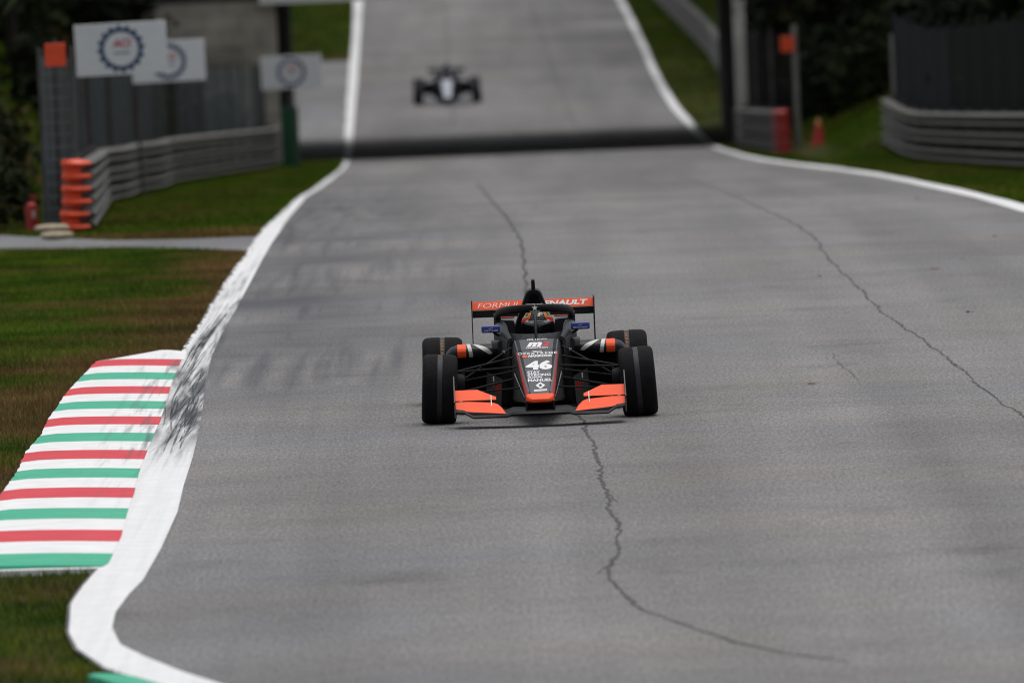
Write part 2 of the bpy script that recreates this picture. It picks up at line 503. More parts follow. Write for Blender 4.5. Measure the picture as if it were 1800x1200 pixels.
# terrain sheet
gx = np.unique(np.concatenate([[-3000, -1500, -700, -300, -150, -90, -60, -45, -36], np.arange(-30, 30.1, 1.0), [36, 45, 60, 90, 150, 300, 700, 1500, 3000]]))
gyv = np.unique(np.concatenate([[-400, -200, -100], np.arange(-60, 420, 3.0), [450, 500, 600, 800, 1000, 1500, 2500, 4500]]))
rows = [[(x, y, float(gz(x, y)) - .03 - (.04 if abs(x) < 20 else 0) * 0) for x in gx] for y in gyv]
ground, _ = MB().strip(rows).build('ground', M['soil'], smooth=0), 0
for p in ground.data.polygons: p.use_smooth = True
tag(ground, kind='structure')

road, rr = sheet('road', YS, lambda y: xl(y) - .02, lambda y: xr2(y) + .02, 0.0, M['asphalt'], nx=14)
rv = []
for row in rr:
    y = row[0][1]
    for (x, yy, z) in row:
        d = x - float(xl2(y))
        m_ = math.exp(-(max(0, d - .35) / 1.6) ** 2) * (1.0 * float(sstep(80, 92, y)) * (1 - float(sstep(165, 215, y))) + .16)
        m_ += .45 * math.exp(-((d - .2) / .25) ** 2) * float(sstep(74, 82, y)) * (1 - float(sstep(95, 110, y)))
        m_ += .6 * math.exp(-((y - 89.3) / 2.0) ** 2) * math.exp(-(max(0, d) / 2.4) ** 2)
        m_ += .30 * math.exp(-((d - 6.4) / 1.3) ** 2) * float(sstep(110, 140, y))
        rv.append(min(1, m_))
set_attr(road, 'rubber', rv)

ly = np.unique(np.concatenate([np.arange(40, 130, .2), np.arange(130, 420, 1.0)]))
ll, lrows = sheet('edge_line', ly, xl, xl2, .004, M['line'], nx=7, jag=.028)
mk, mk2 = [], []
for row in lrows:
    y = row[0][1]
    for i, q in enumerate(row):
        v = i / 6.0
        a = float(sstep(73.0, 81.0, y)) * (1 - float(sstep(89.5, 91.5, y))) * (1.0 if v > .0 else .6)
        b = (.95 * float(sstep(88, 90, y)) * (1 - float(sstep(104, 120, y))) * (.25 + .75 * v))
        c = .10
        mk.append(min(1, max(a, b, c)))
        mk2.append(float(sstep(77.0, 81.5, y)) * (1 - float(sstep(89.2, 90.8, y))) * (.7 + .3 * v) + .12 * float(sstep(74, 78, y)) * (1 - float(sstep(90, 92, y))))
set_attr(ll, 'mark', mk); set_attr(ll, 'mark2', mk2)
lr_, lr_rows = sheet('edge_line', np.unique(np.concatenate([np.arange(20, 130, 2), np.arange(130, 420, 1.0)])), xr_, xr2, .004, M['line'], nx=3)
set_attr(lr_, 'mark', [.12] * len(lr_.data.vertices)); set_attr(lr_, 'mark2', [0] * len(lr_.data.vertices))

# asphalt shoulder beyond the bridge
ro, _ = sheet('runoff', np.arange(240, 304, 2.0), lambda y: -9.0 if y > 268 else -5.5, lambda y: xl(y) + .0, -.004, M['old_asphalt'], nx=6)
set_attr(ro, 'rubber', [.1] * len(ro.data.vertices))

# service path crossing the lawn on the left
pt = [(-300, 418), (0, 412), (120, 418), (200, 421), (330, 419), (452, 414)]
pb = [(-300, 430), (0, 437), (120, 436), (230, 434), (330, 436), (438, 440)]
a_ = [G(*p) for p in pt]; b_ = [G(*p) for p in pb]
rows = [[(a + (b - a) * (i / 3)) + Vector((0, 0, -.008)) for i in range(4)] for a, b in zip(a_, b_)]
path = MB().strip(rows).build('path', M['old_asphalt'], smooth=0); tag(path, kind='structure')
set_attr(path, 'rubber', [.15] * len(path.data.vertices))
PATH_Y0 = np.array([b.y for b in b_]); PATH_X0 = np.array([b.x for b in b_]); PATH_Y1 = np.array([a.y for a in a_]); PATH_X1 = np.array([a.x for a in a_])

# cracks in the asphalt
def crack(pix, w0):
    pts = [G(*p) for p in pix]; rows = []
    for a, b in zip(pts[:-1], pts[1:]):
        n = max(2, int((b - a).length / .16))
        for i in range(n):
            p = a.lerp(b, i / n); t = (b - a).normalized(); nn = Vector((t.y, -t.x, 0)).normalized()
            j = random.gauss(0, .010) + .012 * math.sin(p.y * 2.1 + p.x); wd = w0 * random.uniform(.4, 1.3) * (.75 + .5 * math.sin(p.y * .9) ** 2)
            c = p + nn * j
            rows.append([(c + nn * s * wd + Vector((0, 0, float(zr(c.y)) + .0035 - c.z))) for s in (-.5, .5)])
    o = MB().strip(rows).build('crack', M['crack'], road, smooth=0)
    return o
crack([(840, 322), (855, 342), (880, 370), (900, 398), (915, 420), (922, 470), (924, 500), (930, 560), (960, 660), (1000, 715), (1025, 738), (1036, 765), (1047, 790), (1060, 840), (1066, 868),
       (1078, 905), (1088, 935), (1086, 968), (1073, 990), (1071, 1005), (1084, 1035), (1120, 1065), (1200, 1098), (1290, 1128), (1400, 1150), (1520, 1165)], .026)
crack([(1190, 306), (1290, 345), (1340, 368), (1390, 390), (1435, 420), (1452, 450), (1475, 474), (1510, 505), (1540, 540), (1575, 566), (1620, 595), (1680, 640), (1730, 685), (1800, 735), (1850, 775)], .017)
crack([(1462, 622), (1485, 648), (1512, 672)], .006)
for br_ in ([(1066, 868), (1080, 876), (1086, 884)], [(1073, 990), (1062, 1000), (1058, 1012)], [(1680, 640), (1696, 645)]):
    crack(br_, .009)
crack([(780, 2), (786, 60), (790, 120), (794, 180), (797, 225)], .03)
crack([(930, 2), (950, 60), (975, 130), (1000, 200), (1012, 225)], .03)

# skid marks left by tyres on the line and beside it
def skid_mat():
    t = NT('tyre_rubber_marks')
    t.link(t.noise(t.pos((20, .8, 1)), 1.0, 4, .35, .65, .12, .72), t.b.inputs['Alpha'])
    return t.done(t.scale_rgb((.055, .056, .062), t.noise(t.pos(), 3, 3, .3, .7, .8, 1.5)), .85, .2)
M['skid'] = skid_mat()
def skid(ya, yb_, va, vb, wd, owner, bow=0.0):
    rows = []
    n_ = max(4, int((yb_ - ya) / .4))
    for i in range(n_ + 1):
        t = i / n_; y = ya + (yb_ - ya) * t; v = va + (vb - va) * t + bow * math.sin(math.pi * t)
        a = float(xl(y)); b = float(xl2(y)); x = a + (b - a) * v; q = wd * (.25 + .75 * math.sin(math.pi * min(1, t * .9 + .08)))
        rows.append([(x + s_ * q, y, float(zr(y)) + .0065 + .0003 * (i % 2)) for s_ in (-.5, .5)])
    return MB().strip(rows).build('skid_mark', M['skid'], owner, smooth=0)
rk = random.Random(5)
for _ in range(34):
    y0 = rk.uniform(77.5, 87); v0 = rk.uniform(.02, .75)
    skid(y0, min(91, y0 + rk.uniform(2.5, 6)), v0, min(.99, max(.02, v0 + rk.uniform(-.15, .5))), rk.uniform(.006, .022), ll, rk.uniform(-.08, .08))
for _ in range(22):
    y0 = rk.uniform(87.5, 93); v0 = rk.uniform(.05, .55)
    skid(y0, y0 + rk.uniform(5, 13), v0, min(1.0, v0 + rk.uniform(.2, .6)), rk.uniform(.006, .018), ll, rk.uniform(-.05, .05))
# ------------------------------------------------------------------ kerbs with painted blocks
KL = [(150, 630), (173, 635), (150, 660), (120, 690), (105, 712), (85, 742), (72, 770), (45, 800), (30, 835), (5, 868), (-14, 903), (-40, 943), (-60, 985), (-72, 1008)]
KY, KX = edge(KL)
def kerb_block(y0, y1, xa, xb, m, parent, mark, hs=1.0):
    n = 5; ysn = np.linspace(y0, y1, n); nx = 8; rows = []; vals = []
    for y in ysn:
        a = float(xa(y)); b = float(xb(y))
        a += random.uniform(-.007, .007)
        row = []
        for i in range(nx):
            t = i / (nx - 1)
            h = .010 + .026 * math.sin(math.pi * (1 - t) * .62) * (1 if i > 0 else .6)
            h *= hs; x = a + (b - a) * t
            row.append((x, float(y), float(zr(y)) + h)); vals.append(float(np.clip((t - .45) * 2.2, 0, 1)) * mark)
        rows.append(row)
    mb = MB().strip(rows)
    k = len(mb.v)
    for (edge_rows) in (rows[0], rows[-1]):
        low = [(p[0], p[1], p[2] - .1) for p in edge_rows]; mb.strip([edge_rows, low]); vals += [0] * (2 * nx)
    for c in (0, -1):
        ed = [r[c] for r in rows]; low = [(p[0], p[1], p[2] - .1) for p in ed]; mb.strip([ed, low]); vals += [0] * (2 * n)
    o = mb.build('kerb_block', m, parent, smooth=40); set_attr(o, 'mark', vals); return o
kerb = empty('kerb', (0, 0, 0)); tag(kerb, kind='structure')
yt = G(318, 645).y; per = (G(318, 639).y - G(208, 943).y) / 20.0
cols = ['kerb_red', 'kerb_white', 'kerb_green', 'kerb_white']
ytop = G(330, 620).y
kx_hi = lambda y: np.interp(y, KY, KX)
def top_left(y):
    t = (y - (yt + per)) / max(.1, ytop - yt - per); return float(kx_hi(yt + per)) * (1 - t) + float(xl(y) - .25) * t
kerb_block(yt + per + .004, ytop, top_left, lambda y: xl(y) + .03, M['kerb_white'], kerb, .5)
i = 0; y = yt + per
yend = yt + per - 23 * per - .02
while y > yend + .2 and i < 23:
    y0 = max(y - per, yend)
    kerb_block(y0 + .003, y, kx_hi, lambda q: xl(q) + .005, M[cols[i % 4]], kerb, float(sstep(70, 80, y)))
    y = y0; i += 1
yend = y
kerb_block(yend - .12, yend - .003, kx_hi, lambda q: xl(q) + .004, M['kerb_white'], kerb, 0, .35)
kerb_low = empty('kerb', (0, 0, 0)); tag(kerb_low, kind='structure')
yb = G(230, 1191).y
for i in range(5):
    kerb_block(yb - (i + 1) * per, yb - i * per - .003, lambda q: xl(q) - .26, lambda q: xl(q) + .004, M[['kerb_green', 'kerb_white', 'kerb_red', 'kerb_white', 'kerb_green'][i]], kerb_low, 0)

# ------------------------------------------------------------------ grass
def vnoise(x, y, s, seed):
    g = np.random.default_rng(seed).random((64, 64)); u = x * s; v = y * s
    i = np.floor(u).astype(int); j = np.floor(v).astype(int); fu = u - i; fv = v - j
    fu = fu * fu * (3 - 2 * fu); fv = fv * fv * (3 - 2 * fv)
    q = lambda a, b: g[a % 64, b % 64]
    return (q(i, j) * (1 - fu) + q(i + 1, j) * fu) * (1 - fv) + (q(i, j + 1) * (1 - fu) + q(i + 1, j + 1) * fu) * fv

def grass(name, x, y, h, wdt, dry):
    n = len(x); z = gz(x, y) - .035
    ang = RNG.random(n) * math.pi; hh = h * (.55 + .9 * RNG.random(n)); ww = wdt * (.7 + .6 * RNG.random(n))
    lx = RNG.normal(0, .45, n) * hh; lyv = RNG.normal(0, .45, n) * hh
    co = np.empty((n, 3, 3), np.float32)
    co[:, 0] = np.stack([x - np.cos(ang) * ww, y - np.sin(ang) * ww, z], 1)
    co[:, 1] = np.stack([x + np.cos(ang) * ww, y + np.sin(ang) * ww, z], 1)
    co[:, 2] = np.stack([x + lx, y + lyv, z + .02 + hh], 1)
    me = bpy.data.meshes.new(name)
    me.vertices.add(3 * n); me.vertices.foreach_set('co', co.ravel())
    me.loops.add(3 * n); me.loops.foreach_set('vertex_index', np.arange(3 * n, dtype=np.int32))
    me.polygons.add(n); me.polygons.foreach_set('loop_start', np.arange(0, 3 * n, 3, dtype=np.int32))
    me.update(calc_edges=True)
    o = link_mesh(name, me, M['grass'])
    set_attr(o, 'dry', np.repeat(dry, 3)); set_attr(o, 'tone', np.repeat(.7 + .6 * RNG.random(n), 3))
    return tag(o, kind='stuff')

def keep_left(x, y, pad=.01):
    k = x < np.interp(y, LY, LX) - pad + np.where(y > 91, RNG.normal(0, .035, len(x)), 0)
    inkerb = (y > yend - .11) & (y < ytop) & (x > np.interp(y, KY, KX) - .01)
    tl = (y > yt + per) & (y < ytop)
    kxx = np.interp(y, [yt + per, ytop], [float(kx_hi(yt + per)), float(xl(ytop)) - .25])
    inkerb = np.where(tl, x > kxx, inkerb)
    inkerb2 = (y < yb) & (x > np.interp(y, LY, LX) - .27)
    ylo = np.interp(x, PATH_X0, PATH_Y0); yhi = np.interp(x, PATH_X1, PATH_Y1)
    onpath = (y > ylo) & (y < yhi) & (x < PATH_X0[-1] + .02)
    return k & ~inkerb & ~inkerb2 & ~onpath

def near_dry(x, y):
    d = np.interp(y, LY, LX) - x
    e = np.exp(-np.clip(d, 0, 9) / 1.1) * .72
    nn = .55 * vnoise(x, y, .55, 3) + .3 * vnoise(x, y, 1.7, 4) + .15 * vnoise(x, y, 5, 5)
    band = .42 * np.exp(-((y - 87 - .8 * (x + 3)) / 6.0) ** 2) + .12 * np.exp(-((y - 64) / 5) ** 2)
    return np.clip((nn + e * sstep(63, 70, y) + band - .70 - .0 * y + .10 * (1 - sstep(62, 68, y))) * 3.2 + .12 * RNG.normal(0, 1, len(x)), 0, 1)

n = 620000
y = RNG.uniform(54, 126, n); x = RNG.uniform(-8.2, -1.0, n)
k = keep_left(x, y) & (x > -.0507 * y - 1.3); x = x[k]; y = y[k]
grass('grass', x, y, .036, .0035, near_dry(x, y))
n = 360000
y = RNG.uniform(122, 248, n); x = RNG.uniform(-13, -2.0, n)
k = keep_left(x, y, .03) & (x > -.0507 * y - 2); x = x[k]; y = y[k]
d = np.clip((vnoise(x, y, .4, 7) + .4 * np.exp(-((y - 124) / 7) ** 2) - .62) * 3, 0, .9)
grass('grass', x, y, .06, .010, d)
n = 420000
y = RNG.uniform(100, 248, n); x = RNG.uniform(4.5, 15, n)
k = (x > np.interp(y, RY2, RX2) + .03) & (x < .0507 * y + 3); x = x[k]; y = y[k]
grass('grass', x, y, .06, .010, np.clip((vnoise(x, y, .35, 8) - .66) * 2.5, 0, .7))
n = 260000
y = RNG.uniform(267, 420, n); x = RNG.uniform(-12, 14, n)
k = ((x > np.interp(y, RY2, RX2) + .05) | ((x < np.interp(y, LY, LX) - .05) & (y > 304))); x = x[k]; y = y[k]
grass('grass', x, y, .08, .016, np.clip((vnoise(x, y, .2, 9) - .7) * 2, 0, .5))

# ------------------------------------------------------------------ bridge over the road
br = empty('bridge', (0, 249, float(zr(249))))
tag(br, 'low concrete road bridge crossing over the dip in the track', 'bridge')
def bpart(mb, name, m, **kw):
    z0 = float(zr(249)); mb.v = [(a, b - 249, c - z0) for a, b, c in mb.v]
    return mb.build(name, m, br, **kw)
YB0, YB1 = 247.5, 265.5
zd = P(455, 8, 247.3).z
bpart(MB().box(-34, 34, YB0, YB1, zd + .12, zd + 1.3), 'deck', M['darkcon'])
bpart(MB().box(-34, 34, YB0 - .12, YB0 - .003, zd + .9, zd + 2.3), 'parapet', M['concrete'])
bpart(MB().box(-34, 34, YB1 + .003, YB1 + .12, zd + .9, zd + 2.3), 'parapet', M['concrete'])
xb0 = P(456, 8, 247.2).x
bpart(MB().box(xb0, 7.2, 247.22, 247.36, zd, zd + .85), 'banner', M['banner'])
for sx, xi in ((-1, -5.45), (1, 5.72)):
    xo = sx * 34
    a, b = min(xi, xo), max(xi, xo)
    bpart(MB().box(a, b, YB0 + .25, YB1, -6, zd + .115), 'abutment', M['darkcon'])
    # stone facing blocks in courses
    if sx < 0:
        zc = -4.2; row = 0
        while zc < zd + .05:
            xx = xi - .003; hgt = .42
            xx -= .0
            off = (row % 2) * .45
            first = True
            while xx > -15:
                wd = (.9 if not first or not off else .45)
                bpart(MB().box(xx - wd + .015, xx, YB0 + .02 + random.uniform(0, .04), YB0 + .247, zc, min(zc + hgt - .015, zd + .1)), 'stone', M['concrete'], smooth=0)
                xx -= wd; first = False
            zc += hgt; row += 1
bpart(MB().box(5.725, 6.02, YB0 - .25, YB0 + .245, -5, zd + .1), 'pillar', M['palecon'], bevel=.02)
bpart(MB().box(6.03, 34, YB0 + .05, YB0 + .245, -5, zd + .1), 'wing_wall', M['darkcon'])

# ------------------------------------------------------------------ guardrails
PROF = [(0, .02), (.01, .03), (.135, .052), (.16, .074), (.135, .096), (.01, .120), (0, .145), (.01, .170), (.135, .192), (.16, .214), (.135, .236), (.01, .258), (0, .27)]
PROF_LOOP = PROF + [(d - .006, z) for d, z in reversed(PROF)]
def resample(pts, step):
    out = []
    for a, b in zip(pts[:-1], pts[1:]):
        a, b = Vector(a), Vector(b); n = max(1, round((b - a).length / step))
        out += [a.lerp(b, i / n) for i in range(n)]
    out.append(Vector(pts[-1])); return out
def guardrail(pts, side, label, m, end_m, grow=(0.03, .355, .68), step=4.0, end_label=None):
    """pts (x, y) from the near end; side +1 = the ribbed face looks to +x"""
    p0 = pts[0]; z0 = float(gz(p0[0], p0[1]))
    root = empty('guardrail', (p0[0], p0[1], z0)); tag(root, label, 'guardrail', 'steel guardrails along the track')
    rs = resample([(p[0], p[1], 0) for p in pts], step)
    def nrm(i):
        t = (rs[min(i + 1, len(rs) - 1)] - rs[max(i - 1, 0)]).normalized()
        return Vector((t.y, -t.x, 0)) * side, t
    for i in range(len(rs) - 1):
        for zc in grow:
            mb = MB(); rings = []
            for q, tt in ((i, 0.004), (i + 1, .996)):
                n_, t_ = nrm(q); p = rs[i].lerp(rs[i + 1], tt); g = float(gz(p.x, p.y)) - z0
                lap = .004 if i % 2 else 0
                rings.append([(p.x + n_.x * (d + lap) - p0[0], p.y + n_.y * (d + lap) - p0[1], g + zc + z) for d, z in PROF_LOOP])
            mb.loft(rings).build('rail', m, root, smooth=50)
    for i in range(len(rs)):
        n_, t_ = nrm(i); p = rs[i] - n_ * .09; g = float(gz(p.x, p.y)) - z0
        MB().box(p.x - p0[0] - .05, p.x - p0[0] + .05, p.y - p0[1] - .04, p.y - p0[1] + .04, g - .3, g + 1.0).build('post', M['galv_dark'], root, smooth=0)
    if end_m:
        n_, t_ = nrm(0); RAD = .095
        for kz, zc in enumerate(grow):
            rings = []; lean = Vector(((-.075, -.045, -.035)[kz] if side > 0 else 0, 0, 0))
            for k in range(9):
                th = math.pi * k / 8; od = n_ * math.cos(th) - t_ * math.sin(th)
                c = lean - n_ * RAD - t_ * .02
                rings.append([tuple(c + od * (RAD + d * (.12 + .85 * (.5 + .5 * math.cos(th))) + .02) + Vector((0, .02 * kz, zc + z * 1.17 - .03))) for d, z in PROF_LOOP])
            MB().loft(rings).build('end_cap', end_m, root, smooth=50)
    return root

GL = [(-5.45, 130), (-6.12, 150), (-6.80, 170), (-6.70, 177), (-6.88, 186), (-6.62, 192), (-6.74, 202), (-6.36, 211), (-5.9, 221), (-5.4, 233), (-5.55, 247)]
left_rail = guardrail(GL, 1, 'grey triple guardrail with orange rounded end cap, left of the track', M['galv'], M['plast_or'])
GR1 = [(5.92, 216.5), (5.75, 228), (5.62, 240), (5.85, 246)]
mid_rail = guardrail(GR1, -1, 'short grey guardrail with red end cap beside the bridge pillar', M['galv_dark'], M['plast_red'])
GR2 = [(12.2, 118), (8.9, 155), (8.35, 170), (7.9, 186), (7.62, 200)]
right_rail = guardrail(GR2, -1, 'long wavy weathered guardrail under the dark fence, right of the track', M['galv'], None)
GR3 = [(6.35, 279), (6.25, 292), (5.95, 312), (5.75, 330), (5.55, 350), (5.0, 380), (4.2, 430)]
far_rail = guardrail(GR3, -1, 'distant pale guardrail curving uphill beyond the bridge', M['galv'], M['plast_red'], step=6.0)

# ------------------------------------------------------------------ fences
def wire_panel(mb, a, b, z0a, z0b, h, sx, sz, t):
    a = Vector(a); b = Vector(b); L = (b - a).length; d = (b - a) / L; n_ = Vector((-d.y, d.x, 0)) * t
    k = int(L / sx)
    for i in range(1, k):
        p = a + d * (L * i / k); zb = z0a + (z0b - z0a) * i / k
        u = d * t
        mb.add([p - u + Vector((0, 0, zb)), p + u + Vector((0, 0, zb)), p + u + Vector((0, 0, zb + h)), p - u + Vector((0, 0, zb + h))], [(0, 1, 2, 3)])
        mb.add([p - n_ + Vector((0, 0, zb)), p + n_ + Vector((0, 0, zb)), p + n_ + Vector((0, 0, zb + h)), p - n_ + Vector((0, 0, zb + h))], [(0, 1, 2, 3)])
    for j in range(int(h / sz) + 1):
        z = j * sz
        mb.add([a + Vector((0, 0, z0a + z - t)), b + Vector((0, 0, z0b + z - t)), b + Vector((0, 0, z0b + z + t)), a + Vector((0, 0, z0a + z + t))], [(0, 1, 2, 3)])

def wire_fence(pts, h, label, sx=.16, sz=.16, t=.004, step=4.0, brace=False):
    p0 = pts[0]; z0 = float(gz(*p0))
    root = empty('wire_fence', (p0[0], p0[1], z0)); tag(root, label, 'fence')
    rs = resample([(p[0], p[1], 0) for p in pts], step)
    for i, p in enumerate(rs):
        g = float(gz(p.x, p.y)) - z0; q = p - Vector((p0[0], p0[1], 0))
        MB().tube([(q.x, q.y, g - .3), (q.x, q.y, g + h + .1)], .03, 8).build('post', M['galv_dark'], root)
    for i in range(len(rs) - 1):
        a, b = rs[i], rs[i + 1]; o = Vector((p0[0], p0[1], 0))
        mb = MB(); wire_panel(mb, a - o, b - o, float(gz(a.x, a.y)) - z0, float(gz(b.x, b.y)) - z0, h, sx, sz, t)
        pale = i == 0 or 219 < a.y < 231
        tag(mb.build('wire_mesh', M['wire_pale'] if pale else (M['wire'] if i % 3 else M['wire_dim']), root, smooth=0), kind='stuff')
    if brace:
        MB().tube([(-.38, .35, 1.75), (-.85, 1.0, 0)], .022, 8).build('brace', M['galv_dark'], root)
    return root
FL = [(-5.59, 131.6), (-6.02, 131.9), (-6.45, 148), (-7.2, 170), (-7.28, 188), (-7.12, 204), (-6.5, 219.5), (-5.75, 234), (-5.8, 246)]
wire_fence(FL, 2.32, 'tall grey wire debris fence behind the left guardrail')

# dark cloth fence on the right
def cloth_fence(pts, h, label):
    p0 = pts[0]; z0 = float(gz(*p0))
    root = empty('cloth_fence', (p0[0], p0[1], z0)); tag(root, label, 'fence')
    rs = resample([(p[0], p[1], 0) for p in pts], 4.0)
    for i, p in enumerate(rs):
        g = float(gz(p.x, p.y)) - z0; q = p - Vector((p0[0], p0[1], 0))
        last = i == len(rs) - 1
        hh = 2.05 if last else h + .1
        MB().tube([(q.x + (0 if last else .12), q.y, g - .3), (q.x + (0 if last else .12), q.y, g + hh)], .06 if last else .035, 10).build('post', M['post'] if last else M['darkpost'], root)
        if i < len(rs) - 1:
            a, b = rs[i], rs[i + 1]; rows = []
            for u in range(7):
                row = []
                for v in range(5):
                    c = a.lerp(b, u / 6); sag = .05 * math.sin(u / 6 * math.pi) * math.sin(math.pi * v / 4)
                    zz = float(gz(c.x, c.y)) - z0
                    row.append((c.x - p0[0] + sag, c.y - p0[1] + .05, zz + .1 + (h - .1) * v / 4 - (.09 * math.sin(math.pi * u / 6) if v == 4 else 0)))
                rows.append(row)
            MB().strip(rows).build('cloth_panel', M['mesh_grey'] if i >= len(rs) - 5 else M['mesh_dark'], root, smooth=60)
    return root
cloth_fence([(12.7, 118.5), (9.25, 155.5), (8.7, 170.5), (8.25, 186.5), (7.85, 202)], 2.55,
            'dark cloth covered fence with pale end post, right of the track')

# slim fence post frame beside the red end cap
q = P(1402, 205, 217.5); z0 = float(gz(q.x, 217.5))
mfr = empty('wire_fence', (q.x, 217.5, z0)); tag(mfr, 'dark wire fence with pale slim post above the red end cap', 'fence')
rsf = [(0, 0), (-.28, 9), (-.42, 18), (-.35, 28)]
for i, (dx, dy) in enumerate(rsf):
    g = float(gz(q.x + dx, 217.5 + dy)) - z0
    MB().tube([(dx, dy, g - .3), (dx, dy, g + 2.75)], .06 if i == 0 else .035, 8).build('post', M['post'] if i == 0 else M['galv_dark'], mfr)
for i in range(3):
    a = rsf[i]; b = rsf[i + 1]; mb = MB()
    wire_panel(mb, (a[0], a[1], 0), (b[0], b[1], 0), float(gz(q.x + a[0], 217.5 + a[1])) - z0, float(gz(q.x + b[0], 217.5 + b[1])) - z0, 2.6, .2, .2, .0025)
    tag(mb.build('wire_mesh', M['dimwire'], mfr, smooth=0), kind='stuff')

# orange marker plates
def plate(px, py, Y, wd, hg, label):
    p = P(px, py, Y)
    r = empty('marker_plate', (p.x, Y, p.z)); tag(r, label, 'marker')
    MB().box(-wd / 2, wd / 2, -.012, .012, -hg / 2, hg / 2).build('plate', M['plast_or'], r, bevel=.006)
    MB().box(-.02, .02, .013, .06, -hg / 2 - .1, hg / 2 + .05).build('bracket', M['galv_dark'], r)
    return r
plate(97, 97, 131.4, .27, .30, 'orange square marker plate high on the left wire fence')
plate(1384, 78, 217.2, .30, .33, 'orange square marker plate on the post above the red end cap')

# ------------------------------------------------------------------ sign boards with a gear emblem
def sign_board(pc, Y, wd, hg, label, tilt, post_h):
    p = P(pc[0], pc[1], Y); zg = float(gz(p.x, Y))
    root = empty('sign_board', (p.x, Y, zg), tilt)
    tag(root, label, 'sign', 'white gear emblem boards along the left fence')
    zc = p.z - zg
    MB().box(-wd / 2, wd / 2, -.02, .02, zc - hg / 2, zc + hg / 2).build('board', M['signw'], root, bevel=.006)
    MB().tube([(post_h, .06, -.3), (post_h, .06, zc + hg / 2)], .03, 8).build('post', M['galv_dark'], root)
    for zz in (-.25, .25):
        MB().box(-wd * .48, wd * .48, .021, .045, zc + zz * hg - .02, zc + zz * hg + .02).build('batten', M['galv_dark'], root)
    fn = lambda u, v: (u, -.024, zc + v)
    ro, ri = hg * .43, hg * .33; N = 96; outer = []
    for k in range(N):
        t = 2 * math.pi * k / N; r_ = ro * (1.07 if (k % 6) < 3 else .95); outer.append((math.cos(t) * r_, math.sin(t) * r_))
    inner = [(math.cos(2 * math.pi * k / N) * ri, math.sin(2 * math.pi * k / N) * ri) for k in range(N)]
    flat_shape('gear_emblem', [[outer[k], outer[(k + 1) % N], inner[(k + 1) % N], inner[k]] for k in range(N)], fn, M['gear'], root)
    lettering('lettering', 'ACI', (-hg * .17, hg * .20, hg * .03, hg * .19), fn, M['gearred'], root, bold=.03, shear=.2)
    flat_shape('emblem_bar', [[(-hg * .15, -hg * .10), (hg * .16, -hg * .10), (hg * .16, -hg * .05), (-hg * .15, -hg * .05)]], fn, M['gearpale'], root)
    root.rotation_euler.y = -R(1.0)
    return root
sign_board((218, 86), 146.5, 1.33, .75, 'white gear emblem board at front, nearest and largest of three', R(2), -.60)
sign_board((300, 108), 183, 1.33, .74, 'white gear emblem board half hidden behind the nearest board', R(1), -.60)
sign_board((515, 127), 235.6, 1.42, .76, 'small white gear emblem board above the green padded post', R(-1), 0)

p = P(511, 230, 236); zg = float(gz(p.x, 236))
gp = empty('padded_post', (p.x, 236, zg)); tag(gp, 'green padded post standing before the bridge wall', 'post')
MB().loft([[(a.x, a.y, z) for a in rpoly([(-.19, -.12), (.19, -.12), (.19, .12), (-.19, .12)], .06)] for z in (0, .04, 1.36, 1.4)]).build('padding', M['greenpad'], gp)
MB().tube([(0, 0, 1.4), (0, 0, 1.7)], .05, 8).build('pole', M['galv_dark'], gp)

# ------------------------------------------------------------------ small things at the left guardrail end
p = G(57, 409); ex = empty('fire_extinguisher', p); ex.location.x, ex.location.y = p.x, p.y; ex.location.z = float(gz(p.x, p.y)) - .02
tag(ex, 'red fire extinguisher standing on the ground by the left fence', 'fire extinguisher')
MB().lathe([(0, .06), (.01, .078), (.35, .08), (.39, .07), (.42, .035), (.44, .03)], 20, 'z', (0, 0, 0)).build('cylinder', M['plast_red'], ex)
MB().lathe([(.44, .025), (.47, .025)], 10, 'z', (0, 0, 0)).build('neck', M['black'], ex)
MB().box(-.02, .085, -.014, .014, .465, .485).box(-.02, .075, -.012, .012, .505, .518).build('handle', M['plast_red'], ex, bevel=.004)
MB().tube([(-.03, 0, .46), (-.10, -.01, .42), (-.105, -.02, .25), (-.095, -.03, .12)], .012, 8).build('hose', M['black'], ex)
flat_shape('paper_label', [[(.082 * math.sin(a), -.082 * math.cos(a), z) for a, z in ((.1, .22), (.65, .22), (.65, .32), (.1, .32))]], lambda *q: q, M['cream'], ex)

def sandbag(px, py, dz, rz, L, label):
    p = G(px, py); mb = MB(); rings = []
    for i in range(11):
        t = -1 + 2 * i / 10; s = (1 - abs(t) ** 4) ** .5 * 1.0 + .12
        ring = []
        for k in range(14):
            a = 2 * math.pi * k / 14
            ring.append((t * L / 2, math.cos(a) * .13 * s * (1 + .05 * math.sin(7 * t + k)), .048 + math.sin(a) * .046 * s * (1 + .08 * math.sin(5 * t + 2))))
        rings.append(ring)
    o = mb.loft(rings).build('sandbag', M['sack'], smooth=60)
    o.location = (p.x, p.y, float(gz(p.x, p.y)) - .01 + dz); o.rotation_euler = (0, 0, rz)
    return tag(o, label, 'sandbag', 'sandbags at the foot of the left fence')
sandbag(100, 419, 0, .1, .44, 'pale sandbag lying lowest by the left fence foot')
sandbag(92, 419, .092, -.15, .46, 'brownish sandbag stacked on top of the pale one')

